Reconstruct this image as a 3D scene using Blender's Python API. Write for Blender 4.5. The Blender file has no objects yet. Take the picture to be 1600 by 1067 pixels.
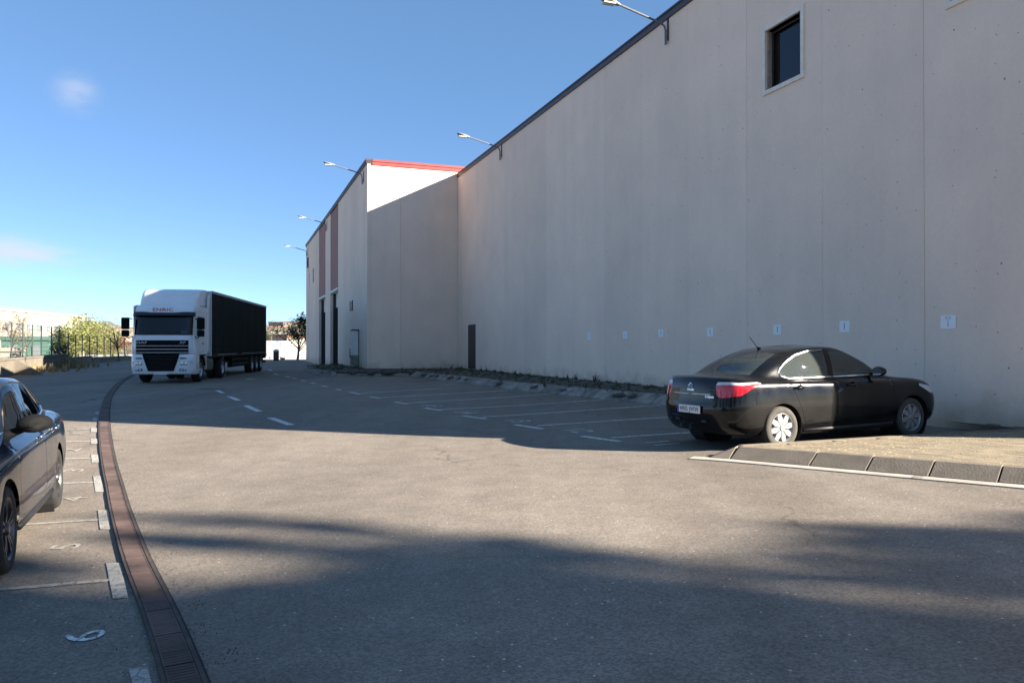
import bpy, bmesh, math, random
from math import sin, cos, pi, radians, sqrt, atan2
from mathutils import Vector, Matrix
from mathutils.geometry import delaunay_2d_cdt

random.seed(7)
scene = bpy.context.scene
COL = scene.collection

# ------------------------------------------------------------------ camera
CAMZ = 1.55
FPX, CX, CY = 1210.0, 800.0, 543.0
cam_d = bpy.data.cameras.new('camera')
cam = bpy.data.objects.new('camera', cam_d)
COL.objects.link(cam)
cam_d.sensor_width = 36.0
cam_d.lens = FPX / 1600.0 * 36.0
cam.location = (0, 0, CAMZ)
cam.rotation_euler = (radians(90) + math.atan((CY - 533.5) / FPX), 0, 0)
cam_d.clip_start = 0.1
cam_d.clip_end = 8000
scene.camera = cam

# ------------------------------------------------------------------ light
SUN_DIR = (-0.95, 0.313)            # horizontal direction the light travels in
SUN_EL = 21.0
EXPOSURE = 2.25
world = bpy.data.worlds.new('World')
scene.world = world
world.use_nodes = True
wn = world.node_tree
wn.nodes.clear()
w_out = wn.nodes.new('ShaderNodeOutputWorld')
w_bg = wn.nodes.new('ShaderNodeBackground')
w_sky = wn.nodes.new('ShaderNodeTexSky')
w_sky.sky_type = 'NISHITA'
w_sky.sun_disc = False
w_sky.sun_elevation = radians(SUN_EL)
w_sky.sun_rotation = atan2(-SUN_DIR[0], -SUN_DIR[1])
w_sky.altitude = 100
w_sky.air_density = 0.5
w_sky.dust_density = 0.0
w_sky.ozone_density = 3.0
w_bg.inputs['Strength'].default_value = 0.05
# a few thin, pinkish fair-weather clouds low over the left of the view
w_tc = wn.nodes.new('ShaderNodeTexCoord')
w_noise = wn.nodes.new('ShaderNodeTexNoise')
w_map = wn.nodes.new('ShaderNodeMapping')
w_map.inputs['Scale'].default_value = (1.0, 1.0, 2.6)
w_noise.inputs['Scale'].default_value = 9.0
w_noise.inputs['Detail'].default_value = 6.0
w_noise.inputs['Roughness'].default_value = 0.62
wn.links.new(w_tc.outputs['Generated'], w_map.inputs['Vector'])
wn.links.new(w_map.outputs['Vector'], w_noise.inputs['Vector'])
cloud_sum = None
for (cpx, cpy, rx, rz, amt) in ((118, 145, .030, .030, .42), (20, 392, .065, .024, .75), (105, 400, .05, .012, .6),
                                (450, 495, .05, .012, .3), (-500, 300, .2, .05, .5), (2600, 250, .3, .06, .5)):
    d = Vector(((cpx - CX) / FPX, 1.0, (CY - cpy) / FPX)).normalized()
    sub = wn.nodes.new('ShaderNodeVectorMath'); sub.operation = 'SUBTRACT'
    sub.inputs[1].default_value = d
    wn.links.new(w_tc.outputs['Generated'], sub.inputs[0])
    mul = wn.nodes.new('ShaderNodeVectorMath'); mul.operation = 'MULTIPLY'
    mul.inputs[1].default_value = (1 / rx, 1 / rx, 1 / rz)
    wn.links.new(sub.outputs[0], mul.inputs[0])
    ln = wn.nodes.new('ShaderNodeVectorMath'); ln.operation = 'LENGTH'
    wn.links.new(mul.outputs[0], ln.inputs[0])
    mr = wn.nodes.new('ShaderNodeMapRange'); mr.interpolation_type = 'SMOOTHSTEP'
    mr.inputs['From Min'].default_value = 1.1; mr.inputs['From Max'].default_value = 0.0
    mr.inputs['To Min'].default_value = 0.0; mr.inputs['To Max'].default_value = amt
    wn.links.new(ln.outputs['Value'], mr.inputs['Value'])
    if cloud_sum is None:
        cloud_sum = mr.outputs[0]
    else:
        ad = wn.nodes.new('ShaderNodeMath'); ad.operation = 'ADD'
        wn.links.new(cloud_sum, ad.inputs[0]); wn.links.new(mr.outputs[0], ad.inputs[1])
        cloud_sum = ad.outputs[0]
w_nr = wn.nodes.new('ShaderNodeMapRange'); w_nr.interpolation_type = 'SMOOTHSTEP'
w_nr.inputs['From Min'].default_value = 0.40; w_nr.inputs['From Max'].default_value = 0.68
wn.links.new(w_noise.outputs['Fac'], w_nr.inputs['Value'])
w_cm = wn.nodes.new('ShaderNodeMath'); w_cm.operation = 'MULTIPLY'; w_cm.use_clamp = True
wn.links.new(cloud_sum, w_cm.inputs[0]); wn.links.new(w_nr.outputs[0], w_cm.inputs[1])
w_mix = wn.nodes.new('ShaderNodeMixRGB')
wn.links.new(w_cm.outputs[0], w_mix.inputs['Fac'])
# the camera's white balance, over the whole sky alike
w_wb = wn.nodes.new('ShaderNodeMixRGB'); w_wb.blend_type = 'MULTIPLY'; w_wb.inputs['Fac'].default_value = 1.0
w_wb.inputs['Color2'].default_value = (1.06, 1.0, 1.0, 1)
wn.links.new(w_sky.outputs['Color'], w_wb.inputs['Color1'])
# thin even veil of high haze that softens the fall from horizon to zenith
w_veil = wn.nodes.new('ShaderNodeMixRGB'); w_veil.inputs['Fac'].default_value = 0.33
w_veil.inputs['Color2'].default_value = (1.0, 2.38, 4.10, 1)
wn.links.new(w_wb.outputs['Color'], w_veil.inputs['Color1'])
wn.links.new(w_veil.outputs['Color'], w_mix.inputs['Color1'])
w_mix.inputs['Color2'].default_value = (3.4, 3.5, 3.9, 1)
wn.links.new(w_mix.outputs['Color'], w_bg.inputs['Color'])
wn.links.new(w_bg.outputs['Background'], w_out.inputs['Surface'])

sun_d = bpy.data.lights.new('sun', 'SUN')
sun_d.energy = 5.0
sun_d.angle = radians(0.53)
sun_d.color = (1.0, 0.90, 0.76)
sun = bpy.data.objects.new('sun', sun_d)
COL.objects.link(sun)
_v = Vector((SUN_DIR[0], SUN_DIR[1], 0)).normalized() * cos(radians(SUN_EL)) + Vector((0, 0, -sin(radians(SUN_EL))))
sun.rotation_euler = _v.to_track_quat('-Z', 'Y').to_euler()
sun.location = (60, -30, 60)

vs = scene.view_settings
vs.view_transform = 'Standard'
vs.look = 'None'
vs.gamma = 1.0
vs.use_curve_mapping = False
vs.exposure = EXPOSURE

# ------------------------------------------------------------------ materials
def new_mat(name):
    m = bpy.data.materials.new(name)
    m.use_nodes = True
    nt = m.node_tree
    return m, nt, nt.nodes['Principled BSDF']

def N(nt, typ, **kw):
    n = nt.nodes.new(typ)
    for k, v in kw.items():
        if k in n.inputs:
            n.inputs[k].default_value = v
        else:
            setattr(n, k, v)
    return n

def noise_fac(nt, scale, detail=4, rough=.55, lo=.35, hi=.65, vec=None):
    n = N(nt, 'ShaderNodeTexNoise', Scale=scale, Detail=detail, Roughness=rough)
    if vec is not None:
        nt.links.new(vec, n.inputs['Vector'])
    r = N(nt, 'ShaderNodeMapRange')
    r.inputs['From Min'].default_value = lo; r.inputs['From Max'].default_value = hi
    nt.links.new(n.outputs['Fac'], r.inputs['Value'])
    return r.outputs[0]

def mixc(nt, fac, a, b, mode='MIX'):
    m = N(nt, 'ShaderNodeMixRGB', blend_type=mode)
    for key, v in (('Fac', fac), ('Color1', a), ('Color2', b)):
        if isinstance(v, (int, float)):
            m.inputs[key].default_value = v
        elif isinstance(v, (tuple, list)):
            m.inputs[key].default_value = (*v, 1) if len(v) == 3 else v
        else:
            nt.links.new(v, m.inputs[key])
    return m.outputs[0]

def mat(name, col, rough=.5, metal=0.0, var=.12, scale=6.0, bump=0.0, bscale=60.0, coat=0.0, spec=.5, space='POS', stretch=None, bdist=.01, rnd=0.0):
    m, nt, b = new_mat(name)
    if space == 'POS':
        vec = N(nt, 'ShaderNodeNewGeometry').outputs['Position']
    else:
        vec = N(nt, 'ShaderNodeTexCoord').outputs['Object']
    if stretch:
        mp = N(nt, 'ShaderNodeMapping'); mp.inputs['Scale'].default_value = stretch
        nt.links.new(vec, mp.inputs['Vector']); vec = mp.outputs[0]
    f = noise_fac(nt, scale, 6, .6, .3, .7, vec)
    lo = tuple(c * (1 - var) for c in col); hi = tuple(min(1, c * (1 + var)) for c in col)
    cc = mixc(nt, f, lo, hi)
    if rnd:
        oi = N(nt, 'ShaderNodeObjectInfo')
        orr = N(nt, 'ShaderNodeMapRange'); orr.inputs['To Min'].default_value = 1 - rnd; orr.inputs['To Max'].default_value = 1 + rnd
        nt.links.new(oi.outputs['Random'], orr.inputs['Value'])
        cc = mixc(nt, 1.0, cc, orr.outputs[0], 'MULTIPLY')
    nt.links.new(cc, b.inputs['Base Color'])
    b.inputs['Roughness'].default_value = rough
    b.inputs['Metallic'].default_value = metal
    b.inputs['Specular IOR Level'].default_value = spec
    b.inputs['Coat Weight'].default_value = coat
    b.inputs['Coat Roughness'].default_value = 0.03
    if bump:
        bn = N(nt, 'ShaderNodeTexNoise', Scale=bscale, Detail=5.0)
        nt.links.new(vec, bn.inputs['Vector'])
        bp = N(nt, 'ShaderNodeBump', Strength=bump, Distance=bdist)
        nt.links.new(bn.outputs['Fac'], bp.inputs['Height'])
        nt.links.new(bp.outputs[0], b.inputs['Normal'])
    return m

def asphalt(name, dark, light, tint=(1, 1, 1)):
    m, nt, b = new_mat(name)
    pos = N(nt, 'ShaderNodeNewGeometry').outputs['Position']
    big = noise_fac(nt, .22, 5, .6, .3, .7, pos)
    mid = noise_fac(nt, 2.2, 6, .65, .3, .7, pos)
    c = mixc(nt, big, dark, light)
    c2 = mixc(nt, mid, (.86, .86, .86), (1.14, 1.13, 1.12))
    c = mixc(nt, 1.0, c, c2, 'MULTIPLY')
    # stones of the aggregate: each cell its own grey
    vo = N(nt, 'ShaderNodeTexVoronoi', Scale=75.0)
    nt.links.new(pos, vo.inputs['Vector'])
    sep = N(nt, 'ShaderNodeSeparateColor'); nt.links.new(vo.outputs['Color'], sep.inputs[0])
    rmp = N(nt, 'ShaderNodeMapRange')
    rmp.inputs['To Min'].default_value = .72; rmp.inputs['To Max'].default_value = 1.28
    nt.links.new(sep.outputs[0], rmp.inputs['Value'])
    cmb = N(nt, 'ShaderNodeCombineColor')
    for i in range(3):
        nt.links.new(rmp.outputs[0], cmb.inputs[i])
    c = mixc(nt, 1.0, c, cmb.outputs[0], 'MULTIPLY')
    # scattered pale chips
    v2 = N(nt, 'ShaderNodeTexVoronoi', Scale=26.0); nt.links.new(pos, v2.inputs['Vector'])
    s2 = N(nt, 'ShaderNodeSeparateColor'); nt.links.new(v2.outputs['Color'], s2.inputs[0])
    gt = N(nt, 'ShaderNodeMath', operation='GREATER_THAN'); gt.inputs[1].default_value = .965
    nt.links.new(s2.outputs[0], gt.inputs[0])
    lt = N(nt, 'ShaderNodeMath', operation='LESS_THAN'); lt.inputs[1].default_value = .22
    nt.links.new(v2.outputs['Distance'], lt.inputs[0])
    an = N(nt, 'ShaderNodeMath', operation='MULTIPLY')
    nt.links.new(gt.outputs[0], an.inputs[0]); nt.links.new(lt.outputs[0], an.inputs[1])
    c = mixc(nt, an.outputs[0], c, tuple(min(1, 2.4 * x) for x in light))
    # tyre-polished and oily marks along the lane
    mp = N(nt, 'ShaderNodeMapping'); mp.inputs['Rotation'].default_value = (0, 0, radians(-24)); mp.inputs['Scale'].default_value = (.55, .05, 1)
    nt.links.new(pos, mp.inputs['Vector'])
    st = noise_fac(nt, 1.0, 5, .6, .42, .66, mp.outputs[0])
    c = mixc(nt, st, c, (.80, .79, .78), 'MULTIPLY')
    # a few wandering cracks and darker drip stains
    wv = N(nt, 'ShaderNodeTexNoise', Scale=1.4, Detail=4.0); nt.links.new(pos, wv.inputs['Vector'])
    wa = N(nt, 'ShaderNodeVectorMath', operation='MULTIPLY_ADD'); wa.inputs[1].default_value = (.9, .9, 0); nt.links.new(wv.outputs['Color'], wa.inputs[0]); nt.links.new(pos, wa.inputs[2])
    cv = N(nt, 'ShaderNodeTexVoronoi', Scale=.28, feature='DISTANCE_TO_EDGE'); nt.links.new(wa.outputs[0], cv.inputs['Vector'])
    cm = N(nt, 'ShaderNodeMapRange'); cm.inputs['From Min'].default_value = .0055; cm.inputs['From Max'].default_value = .0015
    nt.links.new(cv.outputs['Distance'], cm.inputs['Value'])
    cg = noise_fac(nt, .16, 3, .5, .50, .60, pos)
    ca = N(nt, 'ShaderNodeMath', operation='MULTIPLY'); nt.links.new(cm.outputs[0], ca.inputs[0]); nt.links.new(cg, ca.inputs[1])
    cb = N(nt, 'ShaderNodeMath', operation='MULTIPLY'); nt.links.new(ca.outputs[0], cb.inputs[0]); cb.inputs[1].default_value = .6
    c = mixc(nt, cb.outputs[0], c, (.05, .045, .04))
    ov = N(nt, 'ShaderNodeTexVoronoi', Scale=.55); nt.links.new(wa.outputs[0], ov.inputs['Vector'])
    osp = N(nt, 'ShaderNodeSeparateColor'); nt.links.new(ov.outputs['Color'], osp.inputs[0])
    og = N(nt, 'ShaderNodeMath', operation='GREATER_THAN'); og.inputs[1].default_value = .80; nt.links.new(osp.outputs[0], og.inputs[0])
    om = N(nt, 'ShaderNodeMapRange', interpolation_type='SMOOTHSTEP'); om.inputs['From Min'].default_value = .17; om.inputs['From Max'].default_value = .05; om.inputs['To Max'].default_value = .38
    nt.links.new(ov.outputs['Distance'], om.inputs['Value'])
    oa = N(nt, 'ShaderNodeMath', operation='MULTIPLY'); nt.links.new(om.outputs[0], oa.inputs[0]); nt.links.new(og.outputs[0], oa.inputs[1])
    c = mixc(nt, oa.outputs[0], c, (.06, .055, .05))
    nt.links.new(c, b.inputs['Base Color'])
    b.inputs['Roughness'].default_value = .82
    b.inputs['Specular IOR Level'].default_value = .12
    bp = N(nt, 'ShaderNodeBump', Strength=.35, Distance=.006)
    nt.links.new(sep.outputs[1], bp.inputs['Height'])
    nt.links.new(bp.outputs[0], b.inputs['Normal'])
    return m

def concrete_wall(name, col, pits=True):
    m, nt, b = new_mat(name)
    pos = N(nt, 'ShaderNodeNewGeometry').outputs['Position']
    mp = N(nt, 'ShaderNodeMapping'); mp.inputs['Scale'].default_value = (1, 1, .09)
    nt.links.new(pos, mp.inputs['Vector'])
    streak = noise_fac(nt, 1.6, 6, .62, .3, .7, mp.outputs[0])
    blot = noise_fac(nt, .55, 6, .6, .3, .7, pos)
    fine = noise_fac(nt, 14, 5, .7, .25, .75, pos)
    c = mixc(nt, streak, tuple(x * .97 for x in col), tuple(x * 1.025 for x in col))
    c = mixc(nt, 1.0, c, mixc(nt, blot, (.93, .93, .94), (1.05, 1.04, 1.03)), 'MULTIPLY')
    c = mixc(nt, 1.0, c, mixc(nt, fine, (.95, .95, .95), (1.04, 1.04, 1.04)), 'MULTIPLY')
    # rising damp and splash dirt along the bottom metre, with a ragged edge
    sx = N(nt, 'ShaderNodeSeparateXYZ'); nt.links.new(pos, sx.inputs[0])
    rg = N(nt, 'ShaderNodeTexNoise', Scale=2.2, Detail=6.0); nt.links.new(pos, rg.inputs['Vector'])
    ad = N(nt, 'ShaderNodeMath', operation='MULTIPLY_ADD'); ad.inputs[1].default_value = -1.3
    nt.links.new(rg.outputs['Fac'], ad.inputs[0]); nt.links.new(sx.outputs[2], ad.inputs[2])
    dr = N(nt, 'ShaderNodeMapRange'); dr.inputs['From Min'].default_value = .15; dr.inputs['From Max'].default_value = -.35
    nt.links.new(ad.outputs[0], dr.inputs['Value'])
    c = mixc(nt, dr.outputs[0], c, mixc(nt, 1.0, c, (.72, .70, .66), 'MULTIPLY'))
    oi = N(nt, 'ShaderNodeObjectInfo')
    orr = N(nt, 'ShaderNodeMapRange'); orr.inputs['To Min'].default_value = .955; orr.inputs['To Max'].default_value = 1.035
    nt.links.new(oi.outputs['Random'], orr.inputs['Value'])
    c = mixc(nt, 1.0, c, orr.outputs[0], 'MULTIPLY')
    if pits:
        for sc, thr, rad in ((3.2, .55, .055), (7.5, .78, .085)):
            vo = N(nt, 'ShaderNodeTexVoronoi', Scale=sc); nt.links.new(pos, vo.inputs['Vector'])
            sp = N(nt, 'ShaderNodeSeparateColor'); nt.links.new(vo.outputs['Color'], sp.inputs[0])
            g = N(nt, 'ShaderNodeMath', operation='GREATER_THAN'); g.inputs[1].default_value = thr
            nt.links.new(sp.outputs[0], g.inputs[0])
            l = N(nt, 'ShaderNodeMath', operation='LESS_THAN'); l.inputs[1].default_value = rad
            nt.links.new(vo.outputs['Distance'], l.inputs[0])
            a = N(nt, 'ShaderNodeMath', operation='MULTIPLY')
            nt.links.new(g.outputs[0], a.inputs[0]); nt.links.new(l.outputs[0], a.inputs[1])
            c = mixc(nt, a.outputs[0], c, tuple(x * .3 for x in col))
    nt.links.new(c, b.inputs['Base Color'])
    b.inputs['Roughness'].default_value = .9
    b.inputs['Specular IOR Level'].default_value = .2
    bn = N(nt, 'ShaderNodeTexNoise', Scale=5.0, Detail=8.0); nt.links.new(pos, bn.inputs['Vector'])
    bp = N(nt, 'ShaderNodeBump', Strength=.25, Distance=.02)
    nt.links.new(bn.outputs['Fac'], bp.inputs['Height']); nt.links.new(bp.outputs[0], b.inputs['Normal'])
    return m

def worn_paint(name, col, under):
    m, nt, b = new_mat(name)
    pos = N(nt, 'ShaderNodeNewGeometry').outputs['Position']
    n1 = noise_fac(nt, 16, 8, .75, .36, .50, pos)
    n2 = noise_fac(nt, 1.3, 3, .6, .25, .75, pos)
    vo = N(nt, 'ShaderNodeTexVoronoi', Scale=9.0, feature='DISTANCE_TO_EDGE'); nt.links.new(pos, vo.inputs['Vector'])
    ck = N(nt, 'ShaderNodeMath', operation='GREATER_THAN'); ck.inputs[1].default_value = .035
    nt.links.new(vo.outputs['Distance'], ck.inputs[0])
    mu = N(nt, 'ShaderNodeMath', operation='MULTIPLY'); nt.links.new(n1, mu.inputs[0]); nt.links.new(ck.outputs[0], mu.inputs[1])
    c = mixc(nt, mu.outputs[0], under, mixc(nt, n2, tuple(x * .8 for x in col), col))
    nt.links.new(c, b.inputs['Base Color'])
    b.inputs['Roughness'].default_value = .75
    return m

def glass(name, tint=(.35, .42, .42), thru=.75, rough=.01, dust=0.0):
    m, nt, b = new_mat(name)
    nt.nodes.remove(b)
    out = nt.nodes['Material Output']
    tr = N(nt, 'ShaderNodeBsdfTransparent'); tr.inputs[0].default_value = (*[t * thru for t in tint], 1)
    gl = N(nt, 'ShaderNodeBsdfGlossy', Roughness=rough)
    if dust:
        df = N(nt, 'ShaderNodeBsdfDiffuse'); df.inputs[0].default_value = (.62, .72, .66, 1)
        m2 = N(nt, 'ShaderNodeMixShader'); m2.inputs[0].default_value = dust
        nt.links.new(tr.outputs[0], m2.inputs[1]); nt.links.new(df.outputs[0], m2.inputs[2]); tr = m2
    fr = N(nt, 'ShaderNodeFresnel', IOR=1.55)
    mx = N(nt, 'ShaderNodeMixShader')
    nt.links.new(fr.outputs[0], mx.inputs[0]); nt.links.new(tr.outputs[0], mx.inputs[1]); nt.links.new(gl.outputs[0], mx.inputs[2])
    nt.links.new(mx.outputs[0], out.inputs['Surface'])
    return m

def car_paint(name, col, flake=.0, coat=1.0):
    m, nt, b = new_mat(name)
    pos = N(nt, 'ShaderNodeTexCoord').outputs['Object']
    dust = noise_fac(nt, 3.0, 6, .6, .35, .75, pos)
    nt.links.new(mixc(nt, dust, col, tuple(c * .9 + .006 for c in col)), b.inputs['Base Color'])
    rr = N(nt, 'ShaderNodeMapRange'); rr.inputs['To Min'].default_value = .16; rr.inputs['To Max'].default_value = .30
    nt.links.new(dust, rr.inputs['Value']); nt.links.new(rr.outputs[0], b.inputs['Roughness'])
    b.inputs['Metallic'].default_value = flake
    b.inputs['Specular IOR Level'].default_value = .15
    b.inputs['Coat Weight'].default_value = coat
    b.inputs['Coat IOR'].default_value = 1.38
    b.inputs['Coat Roughness'].default_value = .02
    return m

def leaf_mat(name, c1, c2, trans=.35):
    m, nt, b = new_mat(name)
    out = nt.nodes['Material Output']
    pos = N(nt, 'ShaderNodeNewGeometry').outputs['Position']
    f = noise_fac(nt, 1.1, 4, .6, .3, .7, pos)
    f2 = noise_fac(nt, 17., 2, .5, .3, .7, pos)
    c = mixc(nt, f, c1, c2)
    c = mixc(nt, 1.0, c, mixc(nt, f2, (.65, .65, .6), (1.3, 1.3, 1.2)), 'MULTIPLY')
    nt.links.new(c, b.inputs['Base Color'])
    b.inputs['Roughness'].default_value = .7
    b.inputs['Specular IOR Level'].default_value = .25
    tl = N(nt, 'ShaderNodeBsdfTranslucent'); nt.links.new(c, tl.inputs[0])
    mx = N(nt, 'ShaderNodeMixShader'); mx.inputs[0].default_value = trans
    nt.links.new(b.outputs[0], mx.inputs[1]); nt.links.new(tl.outputs[0], mx.inputs[2])
    nt.links.new(mx.outputs[0], out.inputs['Surface'])
    return m

A_LIGHT, A_DARK = (.238, .207, .175), (.196, .171, .146)
M = {}
M['asphalt'] = asphalt('asphalt', A_DARK, A_LIGHT)
M['patch'] = asphalt('patch_asphalt', (.035, .035, .035), (.06, .058, .055))
M['earth'] = mat('dry_earth', (.20, .17, .12), .95, var=.35, scale=.6, bump=.5, bscale=9, bdist=.05)
M['yard'] = mat('pale_yard', (.50, .48, .43), .9, var=.10, scale=.3)
M['wall'] = concrete_wall('cream_precast', (.86, .67, .53))
M['wall2'] = concrete_wall('cream_render', (.86, .675, .535), pits=False)
M['joint'] = mat('joint_filler', (.60, .48, .36), .95)
M['coping'] = mat('red_coping', (.21, .04, .036), .45, var=.12, scale=2)
M['coping_dark'] = mat('aubergine_coping', (.050, .032, .040), .5, var=.15, scale=2)  # darker copy of the red coping, shade put into its colour
M['coral'] = concrete_wall('coral_panel', (.36, .20, .175), pits=False)
M['win_frame'] = mat('window_surround', (.78, .68, .58), .8, var=.1)
M['sill'] = mat('white_trim', (.72, .70, .66), .7, var=.08)
M['dark_metal'] = mat('dark_metal', (.03, .03, .034), .45, var=.2)
M['door'] = mat('door_paint', (.022, .016, .024), .45, var=.2, scale=3)
M['gate'] = mat('gate_sheet', (.05, .055, .055), .55, var=.2, scale=2)
M['galv'] = mat('galvanised', (.42, .43, .44), .42, metal=.7, var=.15, scale=14)
M['arm_grey'] = mat('lamp_arm_grey', (.16, .165, .17), .5, metal=.4, var=.15, scale=14)
M['lamp_body'] = mat('lamp_grey', (.22, .22, .20), .5, metal=.3)
M['lamp_glass'] = mat('lamp_lens', (.62, .62, .55), .25)
M['win_glass'] = glass('window_glass', (.16, .18, .20), .6)
M['room'] = mat('dark_room', (.03, .03, .032), .9)
M['paper'] = mat('paper', (.90, .87, .84), .8, var=.03)
M['ink'] = mat('ink', (.20, .20, .21), .8, var=.05)
M['kerb'] = mat('kerb_concrete', (.185, .152, .115), .9, var=.22, scale=3.5, bump=.35, bscale=45, rnd=.12)
M['kerb_old'] = mat('kerb_weathered', (.21, .19, .16), .95, var=.45, scale=4.0, bump=.5, bscale=20, rnd=.2)
M['gutter'] = mat('gutter_concrete', (.40, .36, .30), .9, var=.2, scale=4, bump=.3)
M['paver'] = mat('paver_tan', (.235, .19, .125), .92, var=.28, scale=3.2, bump=.4, bscale=60)
M['sand'] = mat('joint_sand', (.13, .11, .085), .95)
M['rust'] = mat('rusty_steel', (.088, .056, .048), .85, metal=.05, var=.45, scale=2.6, bump=.3, bscale=90, rnd=.25)
M['matt_black'] = mat('matt_black', (.006, .006, .0065), .8, spec=.15)
M['rust_dark'] = mat('rust_frame', (.055, .04, .034), .85, var=.4, scale=6, bump=.3)
M['silt'] = mat('silt', (.075, .052, .042), .98, var=.4, scale=8)
M['line'] = worn_paint('road_paint', (.78, .78, .77), A_DARK)  # brighter copy of the paint, for bays in shade
M['line_old'] = worn_paint('old_road_paint', (.42, .40, .36), A_DARK)  # same worn paint darkened for the sunlit bays, light put into colour
M['soil'] = mat('bank_soil', (.075, .065, .05), .98, var=.5, scale=2.5, bump=.8, bscale=14, bdist=.05)
M['weed'] = leaf_mat('weed_leaf', (.045, .06, .028), (.09, .09, .045), .2)
M['dry_weed'] = leaf_mat('dry_weed', (.26, .20, .11), (.36, .29, .17), .25)
M['bark'] = mat('bark', (.10, .08, .062), .95, var=.35, scale=9, bump=.6, bscale=25)
M['hedge_leaf'] = leaf_mat('hedge_leaf', (.21, .235, .10), (.40, .405, .19), .35)
M['dark_leaf'] = leaf_mat('dark_leaf', (.02, .035, .014), (.05, .065, .03), .25)
M['brown_leaf'] = leaf_mat('brown_leaf', (.17, .10, .06), (.26, .17, .10), .3)
M['concrete_low'] = mat('low_wall_concrete', (.15, .13, .10), .92, var=.2, scale=1.2, bump=.4, bscale=16)
M['post'] = mat('fence_green', (.035, .055, .045), .5, var=.15)
M['wire'] = mat('fence_wire', (.05, .07, .06), .5, var=.1)
M['white_wall'] = mat('white_render', (.25, .235, .20), .9, var=.06, scale=.6)
M['container'] = mat('green_sheet', (.07, .14, .115), .6, var=.15, scale=1.5)
M['hill'] = mat('hill_scrub', (.115, .125, .10), .98, var=.35, scale=.012)
M['red_roof'] = mat('clay_roof', (.33, .17, .12), .9, var=.15)
M['white_paint'] = car_paint('truck_white', (.80, .80, .80))
M['black_paint'] = car_paint('black_paint', (.0035, .0035, .004), coat=.6)
M['blue_paint'] = car_paint('midnight_paint', (.003, .006, .013), coat=.6)
M['plastic'] = mat('black_plastic', (.012, .012, .013), .55, var=.2, scale=10)
M['alloy_dark'] = mat('dark_wheel', (.07, .07, .073), .35, metal=.7, var=.1)
M['rubber'] = mat('tyre_rubber', (.014, .0135, .013), .85, var=.3, scale=9)
M['rubber_dusty'] = mat('tyre_dusty', (.06, .055, .048), .9, var=.25, scale=9)
M['alloy'] = mat('silver_wheel', (.33, .33, .33), .35, metal=.6, var=.06)
M['chrome'] = mat('chrome', (.75, .76, .78), .12, metal=1.0, var=.03)
M['red_lens'] = mat('red_lens', (.45, .012, .018), .12, coat=1, var=.1)
M['clear_lens'] = mat('clear_lens', (.55, .56, .57), .1, coat=1, var=.08)
M['plate_white'] = mat('plate_white', (.72, .72, .70), .4, var=.04)
M['plate_blue'] = mat('plate_blue', (.02, .06, .35), .4, var=.04)
M['black_ink'] = mat('black_print', (.012, .012, .012), .5)
M['red_ink'] = mat('red_print', (.50, .05, .06), .5)
M['seat_pale'] = mat('seat_fabric', (.34, .36, .35), .9, var=.15)
M['seat_dark'] = mat('seat_dark', (.05, .05, .052), .9, var=.15)
M['car_glass'] = glass('car_glass', (.66, .80, .76), .9, dust=.07)
M['dark_glass'] = glass('tinted_glass', (.30, .36, .38), .7)
M['curtain'] = mat('trailer_curtain', (.004, .011, .009), .75, var=.25, scale=1.3, bump=.4, bscale=1.4, bdist=.03, space='OBJ', spec=.15)
M['trailer_white'] = mat('trailer_white', (.60, .60, .58), .6, var=.1)
M['steel_dark'] = mat('chassis_black', (.012, .012, .013), .7, var=.3)
M['tank'] = mat('fuel_tank', (.16, .16, .14), .5, metal=.4, var=.2)
M['beige'] = mat('beige_box', (.45, .38, .28), .7)

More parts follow.
